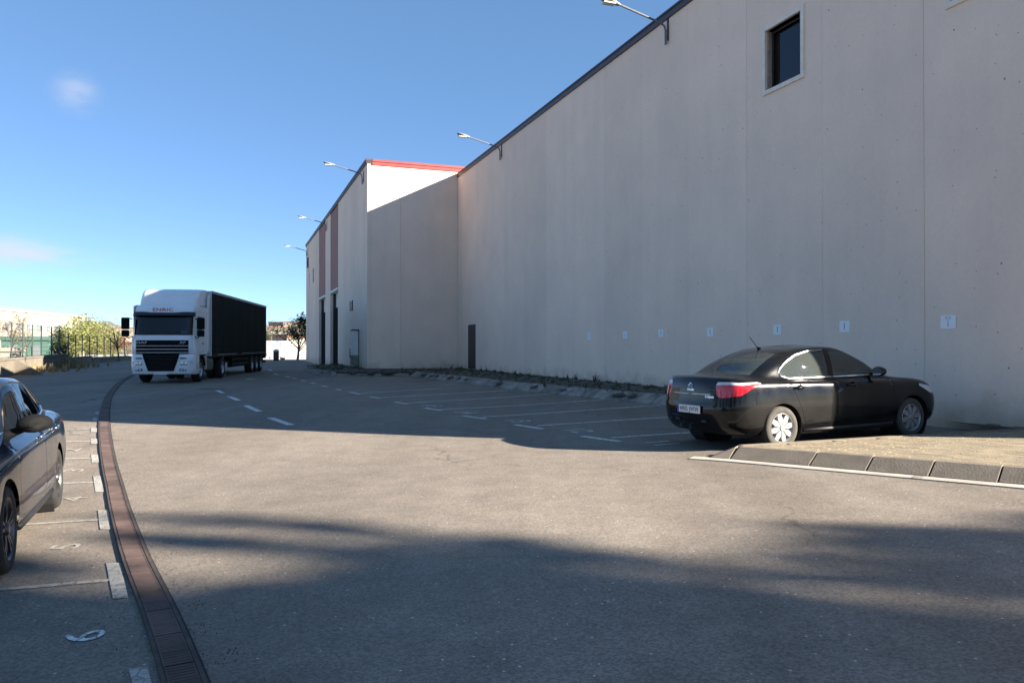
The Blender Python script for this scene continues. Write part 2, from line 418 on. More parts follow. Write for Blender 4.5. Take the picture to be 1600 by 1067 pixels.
# ------------------------------------------------------------------ mesh helpers
class MB:
    def __init__(self):
        self.v, self.f, self.mi = [], [], []
    def face(self, pts, mi=0):
        i = len(self.v)
        self.v += [tuple(p) for p in pts]
        self.f.append(tuple(range(i, i + len(pts)))); self.mi.append(mi)
    def box(self, x0, x1, y0, y1, z0, z1, mi=0, mtx=None):
        i = len(self.v)
        p = [(x, y, z) for z in (z0, z1) for y in (y0, y1) for x in (x0, x1)]
        if mtx is not None:
            p = [tuple(mtx @ Vector(q)) for q in p]
        self.v += p
        for f in ((0, 2, 3, 1), (4, 5, 7, 6), (0, 1, 5, 4), (2, 6, 7, 3), (0, 4, 6, 2), (1, 3, 7, 5)):
            self.f.append(tuple(i + k for k in f)); self.mi.append(mi)
    def tube(self, pts, r, n=8, mi=0, cap=True):
        pts = [Vector(p) for p in pts]
        rs = r if isinstance(r, (list, tuple)) else [r] * len(pts)
        base = len(self.v)
        up = Vector((0, 0, 1))
        prev = None
        for k, p in enumerate(pts):
            d = (pts[min(k + 1, len(pts) - 1)] - pts[max(k - 1, 0)]).normalized()
            a = d.cross(up)
            if a.length < .05: a = d.cross(Vector((1, 0, 0)))
            a.normalize()
            if prev is not None:
                a = (prev - d * prev.dot(d)); a.normalize()
            prev = a
            b = d.cross(a)
            for j in range(n):
                t = 2 * pi * j / n
                self.v.append(tuple(p + (a * cos(t) + b * sin(t)) * rs[k]))
        for k in range(len(pts) - 1):
            for j in range(n):
                q = base + k * n
                self.f.append((q + j, q + (j + 1) % n, q + n + (j + 1) % n, q + n + j)); self.mi.append(mi)
        if cap:
            self.f.append(tuple(base + j for j in reversed(range(n)))); self.mi.append(mi)
            q = base + (len(pts) - 1) * n
            self.f.append(tuple(q + j for j in range(n))); self.mi.append(mi)
    def lathe(self, prof, n=28, mi=0, axis='y', at=(0, 0, 0)):
        """prof: list of (radius, offset along axis)"""
        base = len(self.v)
        for r, o in prof:
            for j in range(n):
                t = 2 * pi * j / n
                if axis == 'y':
                    self.v.append((at[0] + r * cos(t), at[1] + o, at[2] + r * sin(t)))
                elif axis == 'x':
                    self.v.append((at[0] + o, at[1] + r * cos(t), at[2] + r * sin(t)))
                else:
                    self.v.append((at[0] + r * cos(t), at[1] + r * sin(t), at[2] + o))
        for k in range(len(prof) - 1):
            for j in range(n):
                q = base + k * n
                self.f.append((q + j, q + n + j, q + n + (j + 1) % n, q + (j + 1) % n)); self.mi.append(mi)
    def prism(self, poly, lo, hi, axis='y', mi=0):
        """poly of 2D points extruded along axis; axis y: (x,z); x: (y,z); z: (x,y)"""
        def P(a, b, o):
            return (a, o, b) if axis == 'y' else ((o, a, b) if axis == 'x' else (a, b, o))
        n = len(poly); i = len(self.v)
        self.v += [P(a, b, lo) for a, b in poly] + [P(a, b, hi) for a, b in poly]
        self.f.append(tuple(i + k for k in range(n))); self.mi.append(mi)
        self.f.append(tuple(i + n + k for k in reversed(range(n)))); self.mi.append(mi)
        for k in range(n):
            q = (k + 1) % n
            self.f.append((i + k, i + n + k, i + n + q, i + q)); self.mi.append(mi)
    def grid(self, rows, mi=0, closed=False):
        base = len(self.v); n = len(rows[0])
        for r in rows: self.v += [tuple(p) for p in r]
        for a in range(len(rows) - 1):
            for b in range(n if closed else n - 1):
                c = (b + 1) % n
                self.f.append((base + a * n + b, base + a * n + c, base + (a + 1) * n + c, base + (a + 1) * n + b)); self.mi.append(mi)
    def hole_panel(self, x0, x1, z0, z1, holes, y0, y1, mi=0):
        """slab in the x-z plane from y0 to y1 with rectangular holes (hx0,hx1,hz0,hz1)"""
        xs = sorted({x0, x1, *[h[0] for h in holes], *[h[1] for h in holes]})
        zs = sorted({z0, z1, *[h[2] for h in holes], *[h[3] for h in holes]})
        def solid(i, k):
            if i < 0 or k < 0 or i >= len(xs) - 1 or k >= len(zs) - 1: return False
            cx, cz = (xs[i] + xs[i + 1]) / 2, (zs[k] + zs[k + 1]) / 2
            return not any(h[0] < cx < h[1] and h[2] < cz < h[3] for h in holes)
        for i in range(len(xs) - 1):
            for k in range(len(zs) - 1):
                if not solid(i, k): continue
                a, b, c, d = xs[i], xs[i + 1], zs[k], zs[k + 1]
                self.face([(a, y1, c), (a, y1, d), (b, y1, d), (b, y1, c)], mi)
                self.face([(a, y0, c), (b, y0, c), (b, y0, d), (a, y0, d)], mi)
                if not solid(i - 1, k): self.face([(a, y0, c), (a, y0, d), (a, y1, d), (a, y1, c)], mi)
                if not solid(i + 1, k): self.face([(b, y0, c), (b, y1, c), (b, y1, d), (b, y0, d)], mi)
                if not solid(i, k - 1): self.face([(a, y0, c), (a, y1, c), (b, y1, c), (b, y0, c)], mi)
                if not solid(i, k + 1): self.face([(a, y0, d), (b, y0, d), (b, y1, d), (a, y1, d)], mi)
    def mesh(self, name, mats, smooth=False, weld=False):
        me = bpy.data.meshes.new(name)
        me.from_pydata(self.v, [], self.f)
        for m in (mats if isinstance(mats, (list, tuple)) else [mats]):
            me.materials.append(m)
        if any(self.mi):
            me.polygons.foreach_set('material_index', self.mi)
        if weld:
            bm = bmesh.new(); bm.from_mesh(me)
            bmesh.ops.remove_doubles(bm, verts=bm.verts, dist=1e-5)
            bmesh.ops.recalc_face_normals(bm, faces=bm.faces)
            bm.to_mesh(me); bm.free()
        if smooth:
            me.polygons.foreach_set('use_smooth', [True] * len(me.polygons))
        me.update()
        return me
    def build(self, name, mats, parent=None, smooth=False, bevel=0, weld=None, seg=2, sharp=None):
        me = self.mesh(name, mats, smooth, weld if weld is not None else bool(bevel))
        if sharp is not None:
            me.polygons.foreach_set('use_smooth', [True] * len(me.polygons))
            me.set_sharp_from_angle(angle=radians(sharp))
        return link(name, me, parent, bevel, seg)

def link(name, data, parent=None, bevel=0, seg=2):
    o = bpy.data.objects.new(name, data)
    COL.objects.link(o)
    if parent is not None: o.parent = parent
    if bevel:
        b = o.modifiers.new('bevel', 'BEVEL'); b.width = bevel; b.segments = seg; b.limit_method = 'ANGLE'; b.angle_limit = radians(40)
    return o

def tag(o, label=None, cat=None, group=None, kind=None):
    if label: o['label'] = label
    if cat: o['category'] = cat
    if group: o['group'] = group
    if kind: o['kind'] = kind
    return o

def thing(name, loc=(0, 0, 0), rz=0.0, label=None, cat=None, group=None, kind=None, rot=None):
    o = bpy.data.objects.new(name, None)
    o.empty_display_size = .2
    COL.objects.link(o)
    o.location = loc
    o.rotation_euler = rot if rot else (0, 0, rz)
    return tag(o, label, cat, group, kind)

KIDS = {}
def copy_tree(o, parent=None):
    c = o.copy(); COL.objects.link(c)
    if parent is not None: c.parent = parent
    for ch in [k for k in o.children]:
        copy_tree(ch, c)
    return c

def text_mesh(txt, size, name, material, depth=.002, spacing=1.0, shear=0.0):
    cu = bpy.data.curves.new(name, 'FONT')
    cu.body = txt; cu.size = size; cu.align_x = 'CENTER'; cu.align_y = 'CENTER'
    cu.extrude = depth; cu.space_character = spacing; cu.shear = shear; cu.resolution_u = 3
    tmp = bpy.data.objects.new(name, cu); COL.objects.link(tmp)
    dg = bpy.context.evaluated_depsgraph_get()
    me = bpy.data.meshes.new_from_object(tmp.evaluated_get(dg))
    bpy.data.objects.remove(tmp); bpy.data.curves.remove(cu)
    me.materials.clear(); me.materials.append(material); me.name = name
    return me

def frame_mtx(origin, xdir, ydir):
    x = Vector(xdir).normalized(); y = Vector(ydir); y = (y - x * y.dot(x)).normalized(); z = x.cross(y)
    m = Matrix((x, y, z)).transposed().to_4x4(); m.translation = Vector(origin)
    return m

# ------------------------------------------------------------------ terrain
def sstep(a, b, x):
    t = max(0.0, min(1.0, (x - a) / (b - a)))
    return t * t * (3 - 2 * t)

def gz(x, y):
    z = .003 * max(-30, min(y, 70))
    if x >= 0: z += .02 * min(x, 10)
    else: z += .045 * max(x, -6) * (1 - sstep(8.5, 15, y))
    return z

def at(px, py, dz=0.0):
    """the point of the ground that a picture point shows (for setting things out)"""
    d = Vector(((px - CX) / FPX, 1.0, (CY - py) / FPX))
    lo, hi = .5, 400.0
    for _ in range(60):
        mid = (lo + hi) / 2
        if CAMZ + d.z * mid > gz(d.x * mid, mid) + dz: lo = mid
        else: hi = mid
    return Vector((d.x * lo, lo, gz(d.x * lo, lo) + dz))

def on_ground(x, y, dz=0.0):
    return Vector((x, y, gz(x, y) + dz))

# wide ground out to the horizon
mb = MB()
rings = [0, 60, 120, 200, 320, 600, 1200, 2500, 5000]
rows = []
for r in rings:
    row = []
    for k in range(48):
        t = 2 * pi * k / 48
        x, y = -10 + r * cos(t), 40 + r * sin(t)
        row.append((x, y, min(gz(x, y), .1) - .10 - (.9 if r > 100 else 0)))
    rows.append(row)
mb.grid(rows[1:], closed=True)
mb.face(list(rows[1]))
ground = mb.build('ground', M['earth'], smooth=True)
tag(ground, 'dry earth ground running out to the hills', 'ground', kind='structure')

# asphalt of road and parking lot
mb = MB()
xs = [-48 + i for i in range(0, 74)]
ys = [-24 + i for i in range(0, 112)]
mb.grid([[(x, y, gz(x, y)) for x in xs] for y in ys])
road = mb.build('road', M['asphalt'], smooth=True)
for p in road.data.polygons:
    if p.normal.z < 0: break
tag(road, 'grey asphalt road and parking lot between the warehouse and the low wall', 'road', kind='structure')

def strip(mb, a, b, w0, w1=None, dz=.006, step=.25):
    """painted bar from a to b (xy), draped on the ground"""
    a = Vector((a[0], a[1])); b = Vector((b[0], b[1])); w1 = w0 if w1 is None else w1
    n = max(1, int((b - a).length / step)); d = (b - a).normalized(); s = Vector((-d.y, d.x))
    rows = []
    for k in range(n + 1):
        t = k / n; p = a.lerp(b, t); w = (w0 + (w1 - w0) * t) / 2
        l, r = p + s * w, p - s * w
        rows.append([(l.x, l.y, gz(l.x, l.y) + dz), (r.x, r.y, gz(r.x, r.y) + dz)])
    mb.grid(rows)

def paint(name, a, b, w, dz=.006, m='line'):
    mb = MB(); strip(mb, a, b, w, dz=dz)
    return mb.build(name, M[m], road)

def P2(px, py):
    p = at(px, py); return (p.x, p.y)

# parking bays on the right: short bar at the mouth, long line to the kerb
T = [((909, 681.5), (968, 690), (949.8, 684.4), (1060, 677)),
     ((804.6, 663.5), (848, 670.3), (833, 665.8), (1042, 651.8)),
     ((723.6, 649.6), (759, 654.7), (749.5, 651.6), (1030.8, 633)),
     ((664, 637.5), (690, 641.5), (684, 640), (949.8, 624)),
     ((617, 628), (637, 631.4), (633, 630), (864, 615)),
     ((578.8, 620), (593.4, 622.4), (591, 621.4), (794.5, 610)),
     ((547, 612.7), (563, 616), (561, 614.5), (690, 607)),
     ((525, 608.3), (534, 609.6), None, None), ((502, 602.9), (512, 604.4), None, None),
     ((485, 598), (493, 599.4), None, None), ((470.7, 594.3), (477.5, 595.5), None, None),
     ((457, 590.7), (463.6, 591.8), None, None), ((446, 588), (453, 589.4), None, None),
     ((428, 583.5), (435, 585.7), None, None), ((420, 577), (424.6, 579), None, None)]
bays = []
for a, b, c, d in T:
    pa, pb = Vector(P2(*a)), Vector(P2(*b))
    paint('bay_bar', pa, pb, .13)
    if c:
        pc, pd = Vector(P2(*c)), Vector(P2(*d))
        dd = (pd - pc).normalized()
        ln = (pd - pc).length
        if ln < 3: ln = 3.6
        paint('bay_line', pc + dd * .07, pc + dd * ln, .10)
        bays.append((pa.lerp(pb, .5), dd))

# centre dashes of the lane
for a, b in (((422.4, 652.8), (454.6, 664)), ((384, 633.5), (405.5, 643)), ((358, 619.5), (373.6, 625.8)), ((339, 610), (349, 614))):
    paint('lane_dash', P2(*a), P2(*b), .15)
paint('lane_arrow', P2(384, 592), P2(397.6, 592), .5)

# bay numbers
def number(txt, x, y, up, size, m='line', wide=1.0):
    me = text_mesh(txt, size, 'bay_number', M[m], 0)
    u = Vector(up).normalized()
    r = Vector((u.y, -u.x))
    bm = bmesh.new(); bm.from_mesh(me)
    for v in bm.verts:
        q = Vector((x, y)) + r * v.co.x * wide + u * v.co.y
        v.co = (q.x, q.y, gz(q.x, q.y) + .006)
    bm.to_mesh(me); bm.free()
    return link('bay_number', me, road)

for k, (px, py, txt) in enumerate(((1032, 692.5, '11'), (902, 673, '12'), (807, 657.5, '13'), (726, 644.5, '14'), (672, 634, '15'))):
    p = at(px, py)
    number(txt, p.x, p.y, bays[min(k, len(bays) - 1)][1], .62)

# parking bays on the left, beside the drain
Lq = [((167, 878), (189, 878), (202, 932), (178, 934), (0, 921), (172, 906)),
      ((203, 1042), (232, 1040), (244, 1082), (214, 1084), None, None),
      ((153.7, 796), (170.6, 796), (173.7, 826), (157.5, 826), (60, 818), (155, 812)),
      ((146.4, 743), (157.6, 743), (164, 768), (150, 768), (112.6, 754.5), (147, 753.5)),
      ((143, 709.7), (153.7, 709.7), (155.4, 722), (144, 722), (108, 716.8), (143, 716)),
      ((142, 685), (152, 685), (153.7, 693), (142.5, 693), (114, 690), (142, 689.5)),
      ((142.4, 668), (152, 668), (152, 675), (142.4, 675), (112, 671.8), (142, 671.5)),
      ((146, 652), (152.5, 652), (152, 658), (145.4, 658), (112, 654.5), (144, 654.5)),
      ((150, 643), (156, 643), (155, 647), (149, 647), (112, 645), (148, 645))]
for q0, q1, q2, q3, l0, l1 in Lq:
    mb = MB()
    c = [at(*q, dz=.006) for q in (q0, q1, q2, q3)]
    rows = [[c[0].lerp(c[3], k / 3), c[1].lerp(c[2], k / 3)] for k in range(4)]
    mb.grid([[on_ground(p.x, p.y, .006) for p in r] for r in rows])
    mb.build('bay_bar', M['line_old'], road)
    if l0:
        a, b = Vector(P2(*l1)), Vector(P2(*l0))
        dd = (b - a).normalized()
        paint('bay_line', a, a + dd * 4.6, .07, m='line_old')
for px, py, txt, sz in ((136, 993, '6', .46), (106, 853.5, '5', .52), (119, 779, '4', .55), (118, 735, '3', .55), (112, 703, '2', .6), (116, 678, '1', .6)):
    p = at(px, py)
    number(txt, p.x, p.y, (-1, -.12), sz * .68, 'line_old' if txt != '6' else 'line', 1.3)

# iron cover across the lane
p = at(332, 608.2)
mb = MB(); strip(mb, (p.x - .45, p.y), (p.x + .45, p.y + .05), .35, dz=.010)
mb.build('manhole_cover', M['steel_dark'], road)

# ------------------------------------------------------------------ drain
drain_px = [(322, 1170), (290, 1067), (257, 975), (236, 925), (216, 880), (205, 850), (189, 800), (179.5, 760), (173, 735),
            (166.5, 700), (163.5, 670), (163.8, 645), (169, 622), (180, 606), (196, 592), (222, 581), (262, 571)]
dp = [Vector(P2(*q)) for q in drain_px]
dp = [dp[0] + (dp[0] - dp[1]) * 3.5] + dp
def spline(pts, n=14):
    out = []
    for i in range(len(pts) - 1):
        p0, p1, p2, p3 = pts[max(i - 1, 0)], pts[i], pts[i + 1], pts[min(i + 2, len(pts) - 1)]
        for k in range(n):
            t = k / n
            out.append(.5 * ((2 * p1) + (p2 - p0) * t + (2 * p0 - 5 * p1 + 4 * p2 - p3) * t * t + (3 * p1 - p0 - 3 * p2 + p3) * t ** 3))
    out.append(pts[-1]); return out
dl = spline(dp)
# smooth out and resample at half a metre
for _ in range(5):
    dl = [dl[0]] + [(dl[i - 1] + dl[i] * 2 + dl[i + 1]) / 4 for i in range(1, len(dl) - 1)] + [dl[-1]]
res = [dl[0]]; acc = 0
for i in range(1, len(dl)):
    seg = (dl[i] - dl[i - 1]); L = seg.length
    while acc + L >= .5:
        t = (.5 - acc) / L; q = dl[i - 1] + seg * t; res.append(q)
        seg = dl[i] - q; L = seg.length; dl[i - 1] = q; acc = 0
    acc += L
drain = thing('drain_channel', on_ground(*dp[3]), label='curved rusty steel drain channel set in the asphalt beside the left bays', cat='drain')
di = drain.location.copy()
def off(pts, k, o):
    d = (pts[min(k + 1, len(pts) - 1)] - pts[max(k - 1, 0)]).normalized()
    return pts[k] + Vector((-d.y, d.x)) * o
def ribbon(name, o0, o1, dz, m):
    mb = MB()
    rows = []
    for k in range(len(res)):
        a, b = off(res, k, o0), off(res, k, o1)
        rows.append([on_ground(a.x, a.y, dz) - di, on_ground(b.x, b.y, dz) - di])
    mb.grid(rows); return mb.build(name, m, drain)
ribbon('silt_bed', -.078, .078, .004, M['silt'])
ribbon('repair_strip', -.112, -.096, .005, M['patch'])
for sgn in (-1, 1):
    mb = MB()
    rows = []
    for k in range(len(res)):
        a, b = off(res, k, sgn * .074), off(res, k, sgn * .096)
        rows.append([on_ground(a.x, a.y, .004) - di, on_ground(a.x, a.y, .020) - di, on_ground(b.x, b.y, .020) - di, on_ground(b.x, b.y, .002) - di])
    mb.grid(rows); mb.build('edge_rail', M['rust_dark'], drain)
mb = MB()
mb.box(-.243, .243, -.072, -.060, 0, .016); mb.box(-.243, .243, .060, .072, 0, .016)
for k in range(13):
    x = -.235 + k * .0375
    mb.box(x, x + .031, -.060, .060, .001, .0145)
mb.box(-.02, .02, -.060, .060, .002, .0152)
cover_me = mb.mesh('drain_cover', M['rust'])
for k in range(len(res) - 1):
    mid = (res[k] + res[k + 1]) / 2; d = res[k + 1] - res[k]
    p0, p1 = on_ground(*res[k], .004), on_ground(*res[k + 1], .004)
    o = link('drain_cover', cover_me, drain)
    o.matrix_local = Matrix.Translation(-di) @ frame_mtx((p0 + p1) / 2, p1 - p0, (-d.y, d.x, 0))
    o.scale.x *= min(1, d.length / .5)

# grit lying along the drain
mb = MB(); rg_ = random.Random(11)
for _ in range(1500):
    k = min(len(res) - 1, int(rg_.random() ** 1.6 * 34)); side_ = -1 if rg_.random() < .72 else 1
    q = off(res, k, side_ * (.105 + abs(rg_.gauss(0, .09)))) + Vector((rg_.uniform(-.25, .25), rg_.uniform(-.25, .25))) * .5
    r_ = rg_.uniform(.002, .006); c_ = on_ground(q.x, q.y, .006)
    t_ = rg_.uniform(0, 6.28)
    b3 = [c_ + Vector((cos(t_ + a) * r_, sin(t_ + a) * r_, -.004)) for a in (0, 2.1, 4.2)]
    top = c_ + Vector((0, 0, r_ * .9))
    for a in range(3): mb.face([b3[a], b3[(a + 1) % 3], top])
grit = mb.build('grit', M['silt'])
tag(grit, 'loose dark grit scattered along the edges of the drain', 'grit', kind='stuff')

# ------------------------------------------------------------------ warehouse
WX = Vector((-.3387, .9409, 0)); NX = Vector((-.9409, -.3387, 0))
WO = Vector((12.15 - .36 * 10.06, 10.06, 0))
WROT = atan2(WX.y, WX.x)
H1 = 10.96
def WP(s, o=0.0, z=0.0): return WO + WX * s + NX * o + Vector((0, 0, z))
wh = thing('warehouse', WO, WROT, 'tall cream concrete warehouse with blank precast wall and dark red roof edge on the right', 'warehouse')
LEN1 = 33.84
win = [(1.96, 3.27, 7.34, 8.83), (6.81, 8.12, 7.34, 8.83)]
seams = [0.0, 1.27] + [1.27 + 2.5 * k for k in range(1, 14)]
seams = [s for s in seams if s < LEN1 - .5] + [LEN1]
door = (30.57, 31.86, .47, 2.72)
for a, b in zip(seams, seams[1:]):
    mb = MB()
    hs = [(w[0] + .07, w[1] - .07, w[2] + .07, w[3] - .07) for w in win if a < w[0] < b]
    if a < door[0] < b: hs.append(door)
    mb.hole_panel(a + .0025, b - .0025, -.4, H1 - .22, hs, -.2, random.uniform(-.002, .002))
    mb.build('wall_panel', M['wall'], wh, bevel=.003, seg=1)
mb = MB(); mb.hole_panel(0.02, LEN1, -.4, H1 - .3, [(w[0] + .07, w[1] - .07, w[2] + .07, w[3] - .07) for w in win] + [door], -.24, -.03)
# the joints are backed by a filler core just behind the panel faces
mb.build('joint_core', M['joint'], wh)
mb = MB()
mb.box(0, .2, -30, -.22, -.4, H1 - .22); mb.box(.2, LEN1 + 30, -30, -29.8, -.4, H1 - .22)
mb.build('end_wall', M['wall'], wh)
mb = MB(); mb.box(.1, LEN1 + 30, -29.9, -.21, H1 - .5, H1 - .35); mb.build('roof', M['galv'], wh)
mb = MB()
mb.box(-.04, LEN1 - .01, -.30, .05, H1 - .22, H1 - .06); mb.box(-.05, LEN1 - .01, -.32, .075, H1 - .055, H1)
mb.box(-.04, .28, -30, -.325, H1 - .22, H1)
mb.build('coping', M['coping_dark'], wh)
for w in win:
    mb = MB(); t = .068
    mb.box(w[0] - .03, w[0] + t, -.21, .035, w[2] - .04, w[3] + .03); mb.box(w[1] - t, w[1] + .03, -.21, .035, w[2] - .04, w[3] + .03)
    mb.box(w[0] + t, w[1] - t, -.21, .034, w[3] - t, w[3] + .03); mb.box(w[0] + t, w[1] - t, -.21, .04, w[2] - .04, w[2] + t * .8)
    fr = mb.build('window', M['win_frame'], wh)
    mb = MB(); x0, x1, z0, z1 = w[0] + t, w[1] - t, w[2] + t * .8, w[3] - t
    for (a, b, c, d) in ((x0, x0 + .05, z0, z1), (x1 - .05, x1, z0, z1), (x0 + .05, x1 - .05, z0, z0 + .05), (x0 + .05, x1 - .05, z1 - .05, z1)):
        mb.box(a, b, -.20, -.16, c, d)
    mb.build('sash', M['dark_metal'], fr)
    mb = MB(); mb.box(x0 + .02, x1 - .02, -.184, -.178, z0 + .02, z1 - .02); mb.build('pane', M['win_glass'], fr)
    mb = MB(); mb.box(x0 - .3, x1 + .3, -.9, -.86, z0 - .3, z1 + .3); mb.build('blind', M['room'], fr)  # dark sheet standing in for the unlit room
mb = MB(); mb.box(door[0] + .002, door[1] - .002, -.12, .012, door[2] + .004, door[3] - .002)
dr = mb.build('door', M['door'], wh)
mb = MB(); mb.box(door[0] + .12, door[0] + .22, .0125, .05, 1.45, 1.5)
mb.build('handle', M['dark_metal'], dr)

# sheets of paper marking the bays
sheet_place = ['largest and rightmost white sheet on the warehouse wall, past the nose of the black car',
               'second white paper sheet from the right, above the front door of the black sedan',
               'white paper sheet on the wall just above the rear roof of the black sedan',
               'white paper sheet on the wall left of the black sedan\'s roof aerial',
               'small white sheet above the boot of the black car, fifth from the right',
               'small white sheet next to last on the left along the warehouse wall',
               'farthest and smallest white sheet, leftmost on the warehouse wall']
for k, (px, py) in enumerate(((1482, 503), (1320, 510), (1215, 515), (1110, 519), (1033, 520.5), (977, 523.5), (921, 525))):
    Y = 12.15 / (.36 + (px - CX) / FPX); s = (Y - 10.06) / .9409; z = (CY - py) * Y / FPX + CAMZ
    t = thing('wall_sheet', WP(s, .004, z), WROT, sheet_place[k], 'paper sheet', 'numbered paper sheets on the warehouse wall')
    t.rotation_euler = (0, radians(random.uniform(-1.2, 1.2)), WROT)
    w, h = (.30, .225) if k == 0 else (.27, .225)
    mb = MB(); mb.box(-w / 2, w / 2, 0, .003, -h / 2, h / 2); mb.build('sheet', M['paper'], t)
    mb = MB()
    if k == 0:
        mb.box(-.045, .045, .0035, .005, .085, .09); mb.box(.035, .043, .0035, .005, .05, .083); mb.box(-.043, -.035, .0035, .005, .05, .083)
        mb.box(-.033, .033, .0035, .005, .045, .05); mb.box(-.006, .006, .0035, .005, .0, .03); mb.box(-.006, .006, .0035, .005, -.08, -.015)
    else:
        mb.box(-.008, .008, .0035, .005, -.06, .05); mb.box(.009, .02, .0035, .005, .028, .04); mb.box(-.02, .02, .0035, .005, .066, .072)
    mb.build('print', M['ink'], t)

# ------------------------------------------------------------------ annex beyond
AO = WP(LEN1, 4.89); H2 = 11.36; LEN2 = 35.8
an = thing('annex_building', AO, WROT, 'cream warehouse projecting further out beyond, with coral strips above two tall gates', 'warehouse')
def solid_wall(a, b, n, m='wall2', holes=()):
    for k in range(n):
        x0, x1 = a + (b - a) * k / n, a + (b - a) * (k + 1) / n
        mb = MB(); mb.hole_panel(x0 + .004, x1 - .004, -.4, H2 - .22, [h for h in holes if x0 < h[0] < x1], -.2, 0)
        mb.build('wall_panel', M[m], an, bevel=.006, seg=1)
hole2 = [(28.2, 29.5, 7.2, 8.45), (32.3, 33.5, 7.0, 8.3)]
solid_wall(0, 11.9, 4); solid_wall(16.2, 19.4, 1); solid_wall(24.1, LEN2, 4, holes=hole2)
for a, b in ((11.9, 16.2), (19.4, 24.1)):
    D = .7
    mb = MB(); mb.box(a + .004, b - .004, -.22, -.04, 5.56, H2 - .22); mb.build('coral_strip', M['coral'], an)
    mb = MB(); mb.box(a + .004, b - .004, -D - .1, .03, 5.40, 5.55); mb.box(a + .003, b - .003, -D - .1, -D + .3, 4.4, 5.39); mb.build('lintel', M['sill'], an)
    for p0, p1 in ((a - .2, a), (b, b + .2)):
        mb = MB(); mb.box(p0, p1, -D - .2, -.205, -.4, 5.4); mb.build('gate_reveal', M['dark_metal'], an)
    mb = MB()
    n = 8
    for k in range(n):
        z0 = .3 + (4.4 - .3) * k / n
        mb.box(a + .05, b - .05, -D - .05, -D + .02 + (.01 if k % 2 else 0), z0 + .006, z0 + (4.4 - .3) / n - .006)
    mb.build('gate', M['gate'], an)
for h in hole2:
    mb = MB(); mb.box(h[0] + .05, h[1] - .05, -.14, -.1, h[2] + .05, h[3] - .05); w = mb.build('window', M['win_glass'], an)
    mb = MB(); mb.box(h[0], h[1], -.19, -.17, h[2], h[3]); mb.build('blind', M['room'], w)  # dark sheet painted as the unlit inside
    mb = MB(); mb.hole_panel(h[0] + .002, h[1] - .002, h[2] + .002, h[3] - .002, [(h[0] + .07, h[1] - .07, h[2] + .07, h[3] - .07)], -.12, -.06); mb.build('frame', M['sill'], w)
# return face towards the camera: panels across, local x just before 0
for k in range(2):
    y0, y1 = [(-4.885, -1.75), (-1.742, -.205)][k]
    mb = MB(); mb.box(.0, .2, y0, y1, -.4, H2 - .22); mb.build('return_panel', M['wall2'], an, bevel=.006, seg=1)
mb = MB(); mb.box(.02, .19, -30, -4.9, -.4, H2 - .22); mb.box(LEN2 - .2, LEN2 - .002, -30, -.205, -.4, H2 - .22); mb.build('end_wall', M['wall2'], an)
mb = MB(); mb.box(.21, LEN2 - .2, -29.9, -.21, H2 - .5, H2 - .35); mb.build('roof', M['galv'], an)
mb = MB()
mb.box(-.04, LEN2 + .05, -.25, .06, H2 - .22, H2 - .12); mb.box(-.07, LEN2 + .07, -.27, .09, H2 - .115, H2)
mb.build('coping', M['coping_dark'], an)
mb = MB()
mb.box(-.05, .25, -26, -.255, H2 - .30, H2 - .13); mb.box(-.08, .27, -26, -.275, H2 - .125, H2)
mb.build('coping', M['coping'], an)
for z0, z1 in ((3.7, 4.3), (.95, 1.5)):
    mb = MB()
    for k in range(6):
        z = z0 + (z1 - z0) * k / 6
        mb.box(5.15, 6.05, .003, .05, z, z + .05)
    mb.box(5.1, 5.15, .002, .06, z0, z1); mb.box(6.05, 6.1, .002, .06, z0, z1)
    mb.build('louvre', M['dark_metal'], an)
mb = MB(); mb.box(33.4, 34.4, .01, .12, 9.0, 9.9); mb.build('wall_box', M['dark_metal'], an)
# slim cabinet at the corner of the annex
p = AO + WX * 2.9 + NX * .22; zc = gz(p.x, p.y) + .2
cab = thing('meter_cabinet', (p.x, p.y, zc), WROT, 'slim white meter cabinet standing against the annex wall near its corner', 'cabinet')
mb = MB(); mb.box(-.28, .28, -.17, .17, .8, 2.15); mb.build('cabinet_body', M['sill'], cab, bevel=.015)
mb = MB(); mb.box(-.3, .3, -.19, .19, -.2, .8); mb.build('plinth', M['kerb_old'], cab, bevel=.015)
mb = MB(); mb.box(-.32, .32, -.2, .22, 2.15, 2.22); mb.build('hood', M['dark_metal'], cab)
mb = MB(); mb.box(-.24, .24, .172, .185, .9, 2.05); dd = mb.build('door', M['sill'], cab)
mb = MB(); mb.box(.16, .2, .186, .2, 1.4, 1.48); mb.build('handle', M['dark_metal'], dd)

